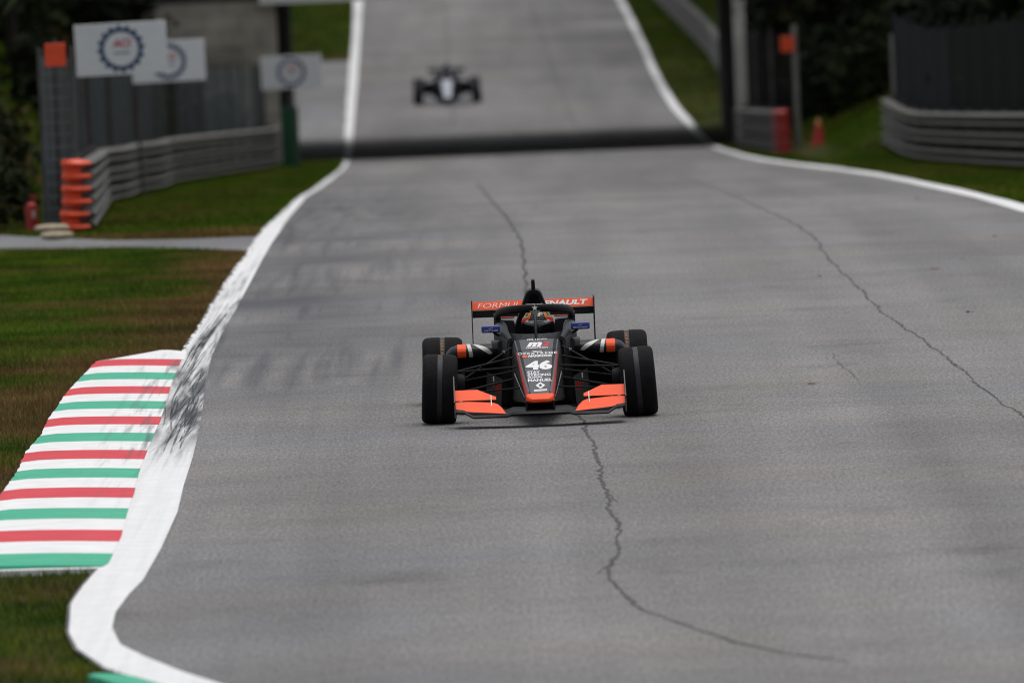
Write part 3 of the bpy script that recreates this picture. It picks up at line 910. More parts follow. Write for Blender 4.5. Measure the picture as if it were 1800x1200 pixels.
# traffic cone on the right
p = P(1440, 258, 214); cn = empty('traffic_cone', (p.x, 214, float(gz(p.x, 214)))); tag(cn, 'orange traffic cone with pale top on grass right of the track', 'cone')
MB().loft([[(a.x, a.y, z) for a in rpoly([(-.2, -.2), (.2, -.2), (.2, .2), (-.2, .2)], .05)] for z in (0, .04)]).build('base', M['plast_red'], cn)
MB().lathe([(.04, .15), (.42, .062)], 18, 'z', (0, 0, 0)).build('body', M['plast_red'], cn)
MB().lathe([(.421, .063), (.56, .032), (.575, .02)], 18, 'z', (0, 0, 0)).build('top_band', M['conetop'], cn)

# fallen leaves on the asphalt
lv = MB().add([(-.055, 0, .004), (-.03, .03, .012), (0, .042, .006), (.045, .02, .02), (.06, 0, .01), (.04, -.03, .014), (-.005, -.038, .004), (-.035, -.022, .013), (0, 0, .016)],
              [(i, (i + 1) % 8, 8) for i in range(8)])
lf = lv.build('fallen_leaf', M['deadleaf'], smooth=0)
for i, (a, b) in enumerate([(1645, 473), (1638, 474), (1691, 456), (1748, 416), (1704, 549), (800, 357), (690, 361), (1426, 675), (672, 352), (1440, 486), (1612, 350), (940, 366), (548, 352), (558, 350), (577, 347), (622, 373), (601, 394), (570, 362), (538, 350), (586, 344)]):
    o = lf if i == 0 else lf.copy()
    if i: COL.objects.link(o)
    p = G(a, b); o.location = p; o.rotation_euler = (random.uniform(-.2, .2), random.uniform(-.2, .2), random.uniform(0, 6)); s = random.uniform(.55, .95); o.scale = (s, s, s)
    tag(o, 'small brown fallen leaf lying on the grey asphalt', 'leaf', 'fallen leaves scattered on the track')

# ------------------------------------------------------------------ trees and shrubs
def leaf_mass(name, m, parent, rx, rz, cz, n_clumps, n_leaf, size, seed):
    g = np.random.default_rng(seed)
    d = g.normal(size=(n_clumps, 3)); d /= np.linalg.norm(d, axis=1)[:, None]
    rad = g.random(n_clumps) ** .42
    c = d * rad[:, None] * np.array([rx, rx, rz]) * (.8 + .4 * g.random((n_clumps, 1)))
    q = np.repeat(c, n_leaf, 0) + g.normal(size=(n_clumps * n_leaf, 3)) * np.array([rx, rx, rz]) * .13
    n_ = len(q)
    a = g.normal(size=(n_, 3)); a /= np.linalg.norm(a, axis=1)[:, None]
    b = np.cross(a, g.normal(size=(n_, 3))); b /= np.linalg.norm(b, axis=1)[:, None]
    s = size * (.6 + .8 * g.random((n_, 1)))
    v = np.stack([q - a * s, q + b * s * .5, q + a * s, q - b * s * .5], 1).reshape(-1, 3) + np.array([0, 0, cz])
    me = bpy.data.meshes.new(name); me.from_pydata(v.tolist(), [], [(4 * i, 4 * i + 1, 4 * i + 2, 4 * i + 3) for i in range(n_)])
    return link_mesh(name, me, m, parent)

def make_tree(h, rx, m, seed):
    rnd = random.Random(seed)
    root = empty('tree', (0, 0, 0)); mb = MB()
    mb.tube([(0, 0, -.4), (.05, .03, h * .25), (-.06, .05, h * .5), (.05, -.04, h * .8)], [.24, .19, .14, .05], 9)
    for k in range(7):
        a = k * 2.4 + rnd.random(); z = h * (.28 + .07 * k); L = rx * .8
        mb.tube([(0, 0, z), (math.cos(a) * L * .5, math.sin(a) * L * .5, z + L * .25), (math.cos(a) * L, math.sin(a) * L, z + L * .6)], [.08, .05, .02], 6)
    mb.build('trunk', M['bark'], root)
    leaf_mass('crown', m, root, rx, h * .36, h * .60, 150, 24, .26, seed)
    return root
def make_shrub(r_, h, m, seed):
    root = empty('shrub', (0, 0, 0)); mb = MB(); rnd = random.Random(seed)
    for k in range(6):
        a = k * 1.05; mb.tube([(0, 0, -.2), (math.cos(a) * r_ * .4, math.sin(a) * r_ * .4, h * .5), (math.cos(a) * r_ * .6, math.sin(a) * r_ * .6, h * .85)], [.03, .02, .01], 5)
    mb.build('stem', M['bark'], root)
    leaf_mass('foliage', m, root, r_, h * .5, h * .5, 90, 18, .12, seed)
    return root
TREES = [make_tree(10, 3.4, M['leaf1'], 1), make_tree(12, 3.8, M['leaf1'], 2), make_tree(9, 3.0, M['leaf2'], 3)]
SHR = [make_shrub(1.3, 1.9, M['leaf1'], 4), make_shrub(1.2, 1.7, M['leaf2'], 5), make_shrub(1.1, 2.1, M['ivy'], 6)]
used = set()
def plant(proto, x, y, label, group, cat, s=1.0, dz=0.0):
    o = proto if proto.name not in used else copy_tree(proto)
    used.add(proto.name)
    o.location = (x, y, float(gz(x, y)) - .05 + dz); o.rotation_euler = (0, 0, random.uniform(0, 6.28)); o.scale = (s, s, s * random.uniform(.9, 1.15))
    return tag(o, label, cat, group)
TL = 'dark leafy tree standing in the woods left of the track'
for i, (x, y) in enumerate([(-10.8, 152), (-12.5, 168), (-14.5, 182), (-11.8, 196), (-15.5, 205), (-13.0, 216), (-11.0, 228), (-15.5, 236), (-19, 190), (-19, 220), (-10.0, 138), (-13.5, 128)]):
    plant(TREES[i % 2], x, y, TL, 'trees in the left woods', 'tree', random.uniform(.9, 1.1))
TR = 'dark leafy tree standing in the woods right of the track'
for i, (x, y) in enumerate([(13.5, 152), (12.8, 166), (12.0, 182), (13.5, 196), (11.5, 210), (10.6, 222), (14.5, 228), (10.2, 238), (17, 176), (17, 206), (19, 222), (15.5, 138)]):
    plant(TREES[i % 3 if i % 3 != 2 else 1], x, y, TR, 'trees in the right woods', 'tree', random.uniform(.9, 1.1))
TA = 'olive autumn tree with thin leaves right of the bridge pillar'
plant(TREES[2], 9.0, 236, TA, 'olive trees near the bridge', 'tree', .8)
plant(TREES[2], 12.2, 243, 'olive autumn tree standing farther right against the bridge wing wall', 'olive trees near the bridge', 'tree', .9)
TB = 'dark tree beyond the bridge, enlarged to shade the far road'
for i, (x, y) in enumerate([(10.5, 285), (10.2, 300), (9.8, 318), (10.0, 336), (9.6, 355), (12.5, 310), (13, 345), (-14, 285), (-13, 320), (-12, 350), (-16, 300), (-13, 380), (9.5, 380)]):
    plant(TREES[i % 2], x, y, TB, 'enlarged shade trees beyond the bridge', 'tree', random.uniform(1.5, 1.8))  # trees added and oversized so their crowns shade the far road
SL = 'dark bush growing behind the left wire fence'
for i, (x, y) in enumerate([(-7.3, 136), (-7.9, 142), (-8.2, 150), (-8.4, 158), (-9.0, 166), (-9.2, 176), (-9.0, 215), (-9.3, 206), (-8.4, 226), (-8.0, 236), (-9.4, 240), (-10.4, 240), (-11.6, 240)]):
    plant(SHR[(0, 2, 1)[i % 3]], x, y, SL, 'bushes behind the left fence', 'bush', random.uniform(.7, 1.0))
SRt = 'dark bush growing behind the right cloth fence'
for i, (x, y) in enumerate([(10.4, 165), (10.6, 158), (10.2, 174), (9.8, 184), (9.6, 192), (9.4, 200), (11, 150), (9.4, 214), (9.9, 222), (8.4, 228), (7.6, 233), (9.2, 232)]):
    plant(SHR[(0, 2, 0)[i % 3]], x, y, SRt, 'bushes behind the right fence', 'bush', random.uniform(.8, 1.1))
for (x, y) in ((11.6, 218), (12.4, 228), (13.2, 238), (13.6, 222)): plant(SHR[0], x, y, SRt, 'bushes behind the right fence', 'bush', 1.7)
SI = 'dark ivy clump hanging against the bridge wing wall'
for i, (x, y, dz) in enumerate([(7.3, 245.6, 0), (7.8, 245.2, .2), (8.8, 245.2, 0), (7.2, 246.2, 1.6), (8.6, 246.2, 1.7), (10.2, 245.6, .6), (-8.9, 245.6, .1), (-9.2, 246, 1.9), (-10.6, 245.6, .4), (-10.8, 246, 2.2), (-12.4, 245.8, 1.4), (-7.2, 246.2, -.2)]):
    plant(SHR[2], x, y, SI, 'ivy clumps on the bridge walls', 'ivy', 1.0, dz)

# ------------------------------------------------------------------ formula cars
NOSE = [(-.915, .060, .060, .195, .212), (-.895, .085, .085, .186, .224), (-.85, .103, .104, .182, .238), (-.7, .112, .122, .170, .272), (-.3, .136, .152, .158, .363), (.1, .156, .180, .140, .454),
        (.434, .173, .205, .12, .530), (.62, .184, .215, .10, .572), (.75, .192, .225, .08, .600)]
def nose_top(y): return lerp_tab(NOSE, y)[3]
def nose_half(y): return lerp_tab(NOSE, y)[0]
def noseY(py): return -.85 + (699.0 - py) / 63.1
def nose_fn(u, py):
    y = noseY(py); return (u, y, nose_top(y) + .0035)

def sph(az, el, rx, ry, rz, c):
    return (c[0] + rx * math.sin(az) * math.cos(el), c[1] - ry * math.cos(az) * math.cos(el), c[2] + rz * math.sin(el))
def sph_patch(az0, az1, el0, el1, r, c, n=10):
    rows = [[sph(R(az0 + (az1 - az0) * i / n), R(el0 + (el1 - el0) * j / n), *r, c) for i in range(n + 1)] for j in range(n + 1)]
    return MB().strip(rows)

def tyre_profile(r, w_):
    h = w_ / 2
    return [(-h * .80, r * .60), (-h * .97, r * .72), (-h * 1.0, r * .83), (-h * .96, r * .91), (-h * .86, r * .965), (-h * .72, r * .988), (-h * .4, r * .998), (-.024, r), (-.020, r * .982), (.020, r * .982), (.024, r),
            (h * .4, r * .998), (h * .72, r * .988), (h * .86, r * .965), (h * .96, r * .91), (h, r * .83), (h * .97, r * .72), (h * .80, r * .60)]

def make_wheel(root, x, y, r, w_, camber, side, sticker):
    """pivot mesh 'wheel' is the rim; tyre and band are its sub-parts"""
    mb = MB(); h = w_ / 2
    mb.lathe([(-h * .8, r * .6), (-h * .5, r * .55), (h * .5, r * .55), (h * .8, r * .6), (h * .78, r * .52), (h * .55, r * .2), (h * .6, r * .06)] if side > 0 else
             [(-h * .6, r * .06), (-h * .55, r * .2), (-h * .78, r * .52), (-h * .8, r * .6), (-h * .5, r * .55), (h * .5, r * .55), (h * .8, r * .6)], 28, 'x', (0, 0, 0))
    wh = mb.build('wheel', M['rim'], root)
    wh.location = (x, y, r - .004); wh.rotation_euler = (0, camber, 0)
    MB().lathe(tyre_profile(r, w_), 64, 'x', (0, 0, 0)).build('tyre', M['tyre'], wh, smooth=30)
    MB().lathe([(-.0195, r * .985), (.0195, r * .985)], 64, 'x', (0, 0, 0)).build('tread_band', M['tyreband'], wh)
    if sticker:
        fn = lambda u, v: (u, -(r * .992) * math.cos(v), (r * .992) * math.sin(v))
        mbk = MB()
        for k in range(6):
            v0 = R(24 + k * 8); mbk.add([fn(-.012, v0), fn(.012, v0), fn(.012, v0 + R(2)), fn(.0, v0 + R(6)), fn(-.012, v0 + R(6))], [(0, 1, 2, 3, 4)])
        mbk.build('tread_print', M['gold'], wh, smooth=0)
    return wh

def make_car(loc, rz, label, hero):
    C = dict(body=M['black'], nose=M['grey'], flap=M['orange'], tip=M['orange'], wing=M['orange'], mir=M['blue'], side=M['sidegrey'], stripe=M['redstripe'])
    if not hero: C = dict(body=M['navy'], nose=M['palenose'], flap=M['greywing'], tip=M['palenose'], wing=M['navy'], mir=M['black'], side=M['navy'], stripe=M['navy'])
    root = empty('formula_car', loc, rz); tag(root, label, 'race car', 'open wheel race cars on the track')
    B = lambda mb, name, m, **k: mb.build(name, m, root, **k)
    # nose and monocoque
    rings = [xsec(y, [(-wb, zb), (wb, zb), (wt, zt), (-wt, zt)], .035 if y > -.86 else .012) for y, wt, wb, zb, zt in NOSE]
    B(MB().loft(rings), 'nose', C['body'], smooth=50)
    top = []
    for y in np.linspace(-.80, .745, 26):
        wt = nose_half(y) - .014; top.append([(wt * t, float(y), nose_top(y) + .0018 - .004 * (abs(t) == 1)) for t in (-1, -.6, 0, .6, 1)])
    B(MB().strip(top), 'nose_panel', C['nose'], smooth=60)
    B(MB().strip([[(s * (nose_half(.43) - .012), yy, nose_top(yy) + .0026) for s in (-1, 1)] for yy in (.428, .436)]), 'panel_seam', M['dark'], smooth=0)
    # orange lip round the nose tip
    lip = []
    for yv, gap in ((-.80, .004), (-.85, .004), (-.895, .005), (-.921, .004)):
        y = max(yv, -.915); wt, wb, zb, zt = lerp_tab(NOSE, y)
        lip.append(xsec(yv, [(-wb - gap, zb - .002), (wb + gap, zb - .002), (wt + gap, zt + gap * .6), (-wt - gap, zt + gap * .6)], .02))
    B(MB().loft(lip), 'nose_tip', C['tip'], smooth=50)
    for s in (-1, 1):
        st = []
        for y in np.linspace(-.8, .40, 20):
            wt, wb, zb, zt = lerp_tab(NOSE, y); k = .4 + .6 * (.40 - y) / 1.2
            st.append([(s * (wt - .013), float(y), zt + .003), (s * (wt - .013 + .016 * k), float(y), zt - .012 * k), (s * (wt - .013 + .020 * k), float(y), zt - .026 * k)])
        B(MB().strip(st), 'edge_stripe', C['stripe'], smooth=60)
        if hero:
            st = []
            for y in np.linspace(-.78, .3, 14):
                wt, wb, zb, zt = lerp_tab(NOSE, y); t = .45; st.append([(s * (wt + .006 + (wb - wt) * tt + .004), float(y), zt - (zt - zb) * tt) for tt in (.36, .42)])
            B(MB().strip(st), 'pinstripe', M['cream'], smooth=60)
    # tub
    rings = []
    for y, wd, zb, zt in ((.751, .22, .07, .60), (1.0, .27, .05, .585), (1.3, .31, .04, .56), (1.9, .31, .04, .54), (2.3, .25, .04, .5)):
        rings.append(xsec(y, [(-wd, zb), (wd, zb), (wd, zt), (-wd, zt)], .05))
    B(MB().loft(rings), 'monocoque', C['body'], smooth=50)
    for s in (-1, 1):
        rings = []
        for y, xi, xo, z0, z1 in ((.80, .19, .235, .50, .625), (1.0, .215, .29, .48, .675), (1.2, .225, .328, .46, .715), (1.5, .245, .335, .45, .725), (1.85, .22, .32, .45, .715), (2.1, .16, .27, .45, .66)):
            rings.append(xsec(y, [(s * xi, z0), (s * xo, z0), (s * xo, z1 - .03), (s * xi, z1)], .03))
        B(MB().loft(rings), 'cockpit_side', C['side'], smooth=50)
        # headrest
        B(MB().loft([xsec(y, [(s * .150, .54), (s * .275, .54), (s * .275, .728), (s * .165, .722)], .03) for y in (1.46, 1.5, 1.72)]), 'headrest', C['side'], smooth=50)
        if hero: B(MB().box(min(s * .16, s * .31), max(s * .16, s * .31), 1.86, 1.90, .722, .734), 'shoulder_stripe', C['stripe'], bevel=.004)
        # deflector ledge under the mirror
        B(MB().loft([xsec(y, [(s * .27, .50), (s * xo, .515), (s * xo, .575), (s * .27, .60)], .02) for y, xo in ((.98, .31), (1.05, .35), (1.3, .36))]), 'side_ledge', C['side'], smooth=50)
    # engine cover and airbox
    rings = []
    for y, w0, z0, w1, z1, w2, z2 in ((1.78, .20, .50, .138, .72, .046, .950), (1.9, .24, .48, .138, .725, .052, .960), (2.2, .27, .42, .10, .70, .04, .90), (2.6, .24, .35, .09, .60, .035, .74), (3.05, .14, .25, .06, .44, .03, .52)):
        rings.append(xsec(y, [(-w0, z0), (w0, z0), (w1, z1), (w2, z2), (-w2, z2), (-w1, z1)], .05, 5))
    B(MB().loft(rings), 'engine_cover', C['body'], smooth=60)
    B(MB().loft([xsec(1.779 - d, [(-.06, .76), (.06, .76), (.033, .92), (-.033, .92)], .03) for d in (0, .006)]), 'air_intake_shade', M['dark'])  # black sheet paints the shade inside the intake, no hollow modelled
    B(MB().loft([xsec(y, [(-.016, .95), (.016, .95), (.014, zt), (-.014, zt)], .008) for y, zt in ((1.80, 1.025), (1.83, 1.035), (1.88, 1.03))]), 'camera_mast', C['body'])
    # floor
    for s in (-1, 1):
        B(MB().hexa([(s * .2, .55, .035), (s * .70, 1.15, .035), (s * .70, 2.35, .035), (s * .2, 3.0, .035)], [(s * .2, .55, .055), (s * .70, 1.15, .055), (s * .70, 2.35, .055), (s * .2, 3.0, .055)]), 'floor', M['carbon'])
        # sidepod
        rings = []
        for y, xi, xo, z0, z1 in ((1.32, .28, .70, .07, .545), (1.6, .28, .715, .06, .53), (2.0, .25, .66, .06, .46), (2.4, .2, .5, .06, .38), (2.8, .12, .32, .06, .30)):
            rings.append(xsec(y, [(s * xi, z0), (s * xo, z0), (s * (xo - .03), z1 - .05), (s * (xo - .10), z1), (s * xi, z1)], .05, 4))
        B(MB().loft(rings), 'sidepod', C['body'], smooth=50)
        B(MB().loft([xsec(1.319 - d, [(s * .31, .12), (s * .66, .12), (s * .64, .46), (s * .31, .46)], .04) for d in (0, .004)]), 'radiator_inlet_shade', M['dark'])  # flat black sheet, inlet shade painted on a closed pod
        # shoulder lip over the inlet, then bands round it
        def lipring(x, grow, skew=0.0, dy=0.0, dz=0.0):
            out = []
            for k in range(20):
                a = 2 * math.pi * k / 20
                out.append((s * (x + skew * math.sin(a + .6)), 1.22 + dy + (.115 + grow) * math.cos(a), .505 + dz + (.052 + grow) * math.sin(a)))
            return out
        B(MB().loft([lipring(.27, 0), lipring(.40, 0), lipring(.58, 0), lipring(.64, -.002, dz=-.002), lipring(.69, -.008, dy=.03, dz=-.014), lipring(.725, -.02, dy=.08, dz=-.04), lipring(.74, -.036, dy=.14, dz=-.075)]), 'sidepod_shoulder', C['side'], smooth=60)
        if hero:
            B(MB().loft([lipring(.565, .002), lipring(.635, .002)], cap=False), 'orange_band', M['orange'])
            B(MB().loft([lipring(.522, .0022, .012), lipring(.553, .0022, .012)], cap=False), 'white_band', M['cream'])
            rows = []
            for k in range(9):
                a = -.5 + 1.75 * k / 8; a = math.pi - a
                xx = .355 + .13 * (k / 8) ** 1.8; wd = .032 + .03 * math.sin(math.pi * k / 8)
                rows.append([(s * q, 1.22 + .1175 * math.cos(a), .505 + .0545 * math.sin(a)) for q in (xx, xx + wd)])
            B(MB().strip(rows), 'white_slash', M['cream'])
        # bargeboards
        B(MB().hexa([(s * .30, .55, .05), (s * .42, 1.0, .05), (s * .425, 1.0, .05), (s * .305, .55, .05)], [(s * .28, .55, .30), (s * .40, 1.0, .34), (s * .405, 1.0, .34), (s * .285, .55, .30)]), 'bargeboard', M['carbon'])
        if hero:
            B(MB().hexa([(s * .295, .52, .20), (s * .345, .52, .20), (s * .345, .525, .20), (s * .295, .525, .20)], [(s * .30, .52, .27), (s * .34, .52, .25), (s * .34, .525, .25), (s * .30, .525, .27)]), 'red_vane', C['stripe'])
            B(MB().box(min(s * .352, s * .362), max(s * .352, s * .362), .53, .56, .24, .275), 'caution_sticker', M['redstripe'])
            B(MB().box(min(s * .350, s * .360), max(s * .350, s * .360), .53, .56, .29, .325), 'caution_sticker', M['cream'])
    # front wing
    B(MB().loft([[(x, y0 + .02, z + .0), (x, y0 - .02, z + .012), (x, y0, z + .026), (x, y0 + .30, z + .05), (x, y0 + .32, z + .04)] for x, y0, z in
                 ((-.672, -.86, .125), (-.60, -.88, .118), (-.53, -.93, .078), (-.26, -.97, .080), (-.22, -1.0, .098), (0, -1.01, .098), (.22, -1.0, .098), (.26, -.97, .080), (.53, -.93, .078), (.60, -.88, .118), (.672, -.86, .125))]), 'front_wing', M['black'], smooth=50)
    for s in (-1, 1):
        B(MB().hexa([(s * .668, -.83, .155), (s * .56, -.88, .132), (s * .27, -.93, .110), (s * .30, -.80, .150)], [(s * .668, -.72, .205), (s * .56, -.72, .205), (s * .37, -.74, .192), (s * .33, -.76, .178)]).add([], []), 'lower_flap', C['flap'], bevel=.003)
        B(MB().hexa([(s * .668, -.70, .212), (s * .345, -.70, .212), (s * .345, -.685, .205), (s * .668, -.685, .205)], [(s * .668, -.52, .285), (s * .49, -.52, .285), (s * .49, -.51, .280), (s * .668, -.51, .280)])
          .add([(s * .345, -.70, .212), (s * .49, -.52, .285), (s * .345, -.66, .232)], [(0, 1, 2)]), 'upper_flap', C['flap'])
        B(MB().hexa([(s * .668, -.95, .09), (s * .676, -.95, .09), (s * .676, -.40, .09), (s * .668, -.40, .09)], [(s * .668, -.86, .21), (s * .676, -.86, .21), (s * .676, -.40, .385), (s * .668, -.40, .385)]), 'front_endplate', M['black'])
        if hero: B(MB().tube([(s * .673, -.87, .21), (s * .673, -.40, .388)], .0045, 6), 'endplate_edge', M['galv'])
        B(MB().tube([(s * .385, -.80, .155), (s * .385, -.70, .245)], .004, 6), 'flap_adjuster', M['steel'])
        B(MB().box(min(s * .10, s * .115), max(s * .10, s * .115), -.95, -.72, .10, .2), 'wing_pylon', C['body'])
        if hero: B(MB().box(min(s * .61, s * .635), max(s * .61, s * .635), -.7215, -.7175, .205, .212), 'sticker', M['cream'])
    # suspension
    for s in (-1, 1):
        for nm, a, b, rad in (('upper_wishbone', (.20, .28, .485), (.645, .03, .405), .014), ('upper_wishbone', (.17, -.28, .44), (.645, 0, .40), .013), ('pushrod', (.205, .36, .56), (.60, .02, .34), .011),
                              ('lower_wishbone', (.20, .26, .315), (.645, .02, .235), .014), ('lower_wishbone', (.155, -.32, .275), (.645, 0, .225), .013), ('track_rod', (.18, -.08, .40), (.64, -.09, .33), .009)):
            B(MB().tube([(s * a[0], a[1], a[2]), (s * b[0], b[1], b[2])], rad, 8, flat=.6), nm, M['carbon'])
            if nm == 'pushrod': B(MB().lathe([(-.011, .012), (.011, .012)], 10, 'z', (s * (a[0] + .06), a[1] - .05, a[2] - .028)), 'joint', M['steel'])
        for a, b in (((.20, 2.35, .38), (.66, 2.78, .36)), ((.20, 2.95, .36), (.66, 2.82, .35)), ((.18, 2.4, .16), (.66, 2.78, .18)), ((.16, 3.0, .18), (.66, 2.82, .18))):
            B(MB().tube([(s * a[0], a[1], a[2]), (s * b[0], b[1], b[2])], .014, 8, flat=.6), 'rear_wishbone', M['carbon'])
        B(MB().lathe([(-.05, .12), (.05, .12)], 20, 'x', (s * .635, .0, .277)), 'brake_drum', M['carbon'])
        make_wheel(root, s * .788, 0, .277, .278, -s * R(3.3) * -1 * -1, s, False)
        make_wheel(root, s * .762, 2.8, .274, .330, -s * R(1.2), s, hero)
        # mirror on its stalk
        B(MB().tube([(s * .29, 1.06, .62), (s * .34, 1.03, .655)], .01, 6), 'mirror_stalk', C['body'])
        rings = []
        for x in (.285, .295, .425, .435):
            g = .006 if x in (.285, .435) else 0
            rings.append([(s * x, 1.0 + q.x, .683 + q.y) for q in rpoly([(-.04 + g, -.028 + g), (.04 - g, -.028 + g), (.04 - g, .028 - g), (-.04 + g, .028 - g)], .014)])
        B(MB().loft(rings), 'mirror', C['mir'])
        if hero:
            fm = lambda u, v, s=s: (s * .36 + u, .9585, .683 + v)
            lettering('lettering', 'OPEXTREME', (-.058, .058, -.017, -.005), fm, M['cream'], root, bold=.01, space=1.15)
            flat_shape('wave_emblem', [[(-.016, .004), (-.004, .004), (.004, .010), (.016, .010), (.016, .013), (.002, .013), (-.006, .007), (-.016, .007)]], fm, M['cream'], root)
    # gearbox, diffuser
    B(MB().loft([xsec(y, [(-a, .1), (a, .1), (a, b), (-a, b)], .03) for y, a, b in ((2.5, .17, .36), (3.1, .12, .34), (3.3, .09, .3))]), 'gearbox', M['carbon'])
    B(MB().hexa([(-.45, 2.6, .05), (.45, 2.6, .05), (.45, 3.25, .14), (-.45, 3.25, .14)], [(-.45, 2.6, .06), (.45, 2.6, .06), (.45, 3.25, .15), (-.45, 3.25, .15)]), 'diffuser', M['carbon'])
    # rear wing
    def wingsec(x, y0, zb, zt, d): return [(x, y0 + .01, zb - .004), (x, y0, zb), (x, y0 + d * .35, zt), (x, y0 + d * .35 + .012, zt), (x, y0 + d * .25, zb)]
    B(MB().loft([wingsec(-.498, 3.06, .742, .806, .14), wingsec(.498, 3.06, .742, .806, .14)]), 'rear_wing_flap', C['wing'], smooth=30)
    B(MB().loft([wingsec(-.498, 2.98, .685, .737, .16), wingsec(.498, 2.98, .685, .737, .16)]), 'rear_wing_plane', M['dark'], smooth=30)
    for s in (-1, 1):
        B(MB().hexa([(s * .499, 2.95, .42), (s * .507, 2.95, .42), (s * .507, 3.30, .42), (s * .499, 3.30, .42)], [(s * .499, 2.88, .825), (s * .507, 2.88, .825), (s * .507, 3.30, .825), (s * .499, 3.30, .825)]), 'rear_endplate', M['black'])
    B(MB().box(-.02, .02, 3.0, 3.15, .30, .69), 'wing_pillar', M['carbon'])
    if hero:
        fw = lambda u, v: (u, 3.06 + (v - .742) / .064 * .049 - .003, v)
        lettering('lettering', 'FORMULA', (-.455, -.045, .756, .794), fw, M['white'], root, bold=-.012, shear=.25)
        lettering('lettering', 'RENAULT', (.03, .455, .756, .796), fw, M['white'], root, bold=.045, shear=.2)
    # halo
    hp = [(-.292, 1.86, .70), (-.300, 1.74, .775), (-.296, 1.58, .806), (-.262, 1.40, .832), (-.195, 1.24, .848), (-.10, 1.11, .857), (0, 1.055, .860), (.10, 1.11, .857), (.195, 1.24, .848), (.262, 1.40, .832), (.296, 1.58, .806), (.300, 1.74, .775), (.292, 1.86, .70)]
    pts = []
    hp = [(a, b, c - (.026 if c > .71 else 0)) for a, b, c in hp]
    for i in range(len(hp) - 1):
        for k in range(4):
            pts.append(Vector(hp[i]).lerp(Vector(hp[i + 1]), k / 4))
    pts.append(Vector(hp[-1]))
    for _ in range(3): pts = [pts[0]] + [(pts[i - 1] + pts[i] * 2 + pts[i + 1]) / 4 for i in range(1, len(pts) - 1)] + [pts[-1]]
    B(MB().tube(pts, [.025] * len(pts), 12, flat=1.3), 'halo_hoop', C['body'], smooth=60)
    B(MB().loft([[(q.x, y + q.y, z) for q in rpoly([(-wd, -.03), (wd, -.03), (wd * .7, .05), (-wd * .7, .05)], .012)] for y, z, wd in ((.80, .585, .010), (.88, .70, .0105), (.96, .760, .013), (1.0, .788, .020), (1.025, .806, .040), (1.04, .818, .050))]), 'halo_pillar', C['body'], smooth=60)
    for s in (-1, 1):
        B(MB().loft([[(s * .302 + q.x, 1.80 + q.y, z) for q in rpoly([(-.028, -.07), (.028, -.07), (.028, .07), (-.028, .07)], .02)] for z in (.66, .72, .762)]), 'halo_mount', C['side'], smooth=60)
    if hero:
        star = []
        for k in range(10):
            a = math.pi / 2 + k * math.pi / 5; r_ = .026 if k % 2 == 0 else .011; star.append((r_ * math.cos(a), r_ * math.sin(a)))
        flat_shape('star_emblem', [star], lambda u, v: (u + .0, 1.026 + v * .2, .838 + v), M['cream'], root)
        lettering('lettering', 'HANKOOK', (-.07, .07, -.006, .006), lambda u, v: (u, 1.052 + v * .9 + abs(u) ** 2 * 4, .8685 + v * .25), M['cream'], root, bold=.02)
    # windscreen
    rows = []
    for j in range(4):
        row = []
        for i in range(13):
            a = R(-78 + 156 * i / 12); k = j / 3
            row.append((math.sin(a) * (.205 + .0 * k), 1.0 - math.cos(a) * (.22 - .05 * k), .585 + .055 * k + .01 * (1 - math.cos(a))))
        rows.append(row)
    B(MB().strip(rows), 'windscreen', M['glass'], smooth=80)
    B(MB().lathe([(-.012, .12), (.012, .12)], 20, 'z', (0, 1.12, .56)), 'steering_wheel', M['black'])
    # writing on the nose
    if hero:
        T = lambda t, u0, u1, pa, pb, m=M['white'], **k: lettering('lettering', t, (u0, u1, pb, pa), nose_fn, m, root, **k)
        def TT(t, u0, u1, pa, pb, m=M['white'], **k):
            # v runs along the nose: pa = upper picture row, pb = lower
            vs, fs = text_geo(t, k.get('bold', .02), k.get('shear', 0.0), k.get('space', 1.0))
            mb = MB(); mb.add([nose_fn(u0 + a * (u1 - u0), pb + b * (pa - pb)) for a, b in vs], fs)
            me = bpy.data.meshes.new(k.get('name', 'lettering')); me.from_pydata(mb.v, [], mb.f); return link_mesh(k.get('name', 'lettering'), me, m, root)
        NS = lambda name, polys, m: flat_shape(name, polys, nose_fn, m, root)
        TT('MILTENYI', -.075, .085, 597.2, 600.2, bold=.02, shear=.25)
        TT('m', -.082, .045, 604, 612.6, bold=.06, shear=.35)
        TT('2', .040, .105, 603.6, 612.2, m=M['gearred'], bold=.05, shear=.3)
        TT('COMPETITION', -.088, .09, 613.2, 615.8, bold=.02, shear=.2)
        NS('wave_emblem', [[(-.04, 619.6), (-.008, 619.6), (.008, 621.6), (.038, 621.6), (.038, 622.6), (.002, 622.6), (-.014, 620.6), (-.04, 620.6)], [(-.03, 622.6), (-.01, 622.6), (-.004, 621.6), (-.03, 621.6)], [(.004, 619.6), (.038, 619.6), (.038, 620.6), (.012, 620.6)]], M['cream'])
        TT('OPEXTREME', -.155, .155, 622.8, 626.4, bold=.02, space=1.3)
        TT('HANKOOK', -.075, .125, 627.2, 631.2, bold=.045, shear=.3)
        NS('flag_emblem', [[(-.125, 629.4), (-.10, 627.0), (-.078, 629.0), (-.088, 631.6), (-.115, 631.6)]], M['orange'])
        TT('46', -.098, .112, 637.8, 654.0, bold=.055, name='race_number')
        TT('STAY', -.088, .012, 656.0, 660.6, bold=.03)
        TT('STRONG', -.088, .095, 661.0, 665.2, bold=.03)
        TT('JUAN', -.088, .022, 665.6, 669.8, bold=.03)
        TT('MANUEL', -.088, .105, 670.2, 674.8, bold=.03)
        o_ = [(.008, 676), (.046, 681.8), (.008, 687.6), (-.030, 681.8)]; i_ = [(.008, 678.8), (.024, 681.8), (.008, 684.8), (-.008, 681.8)]
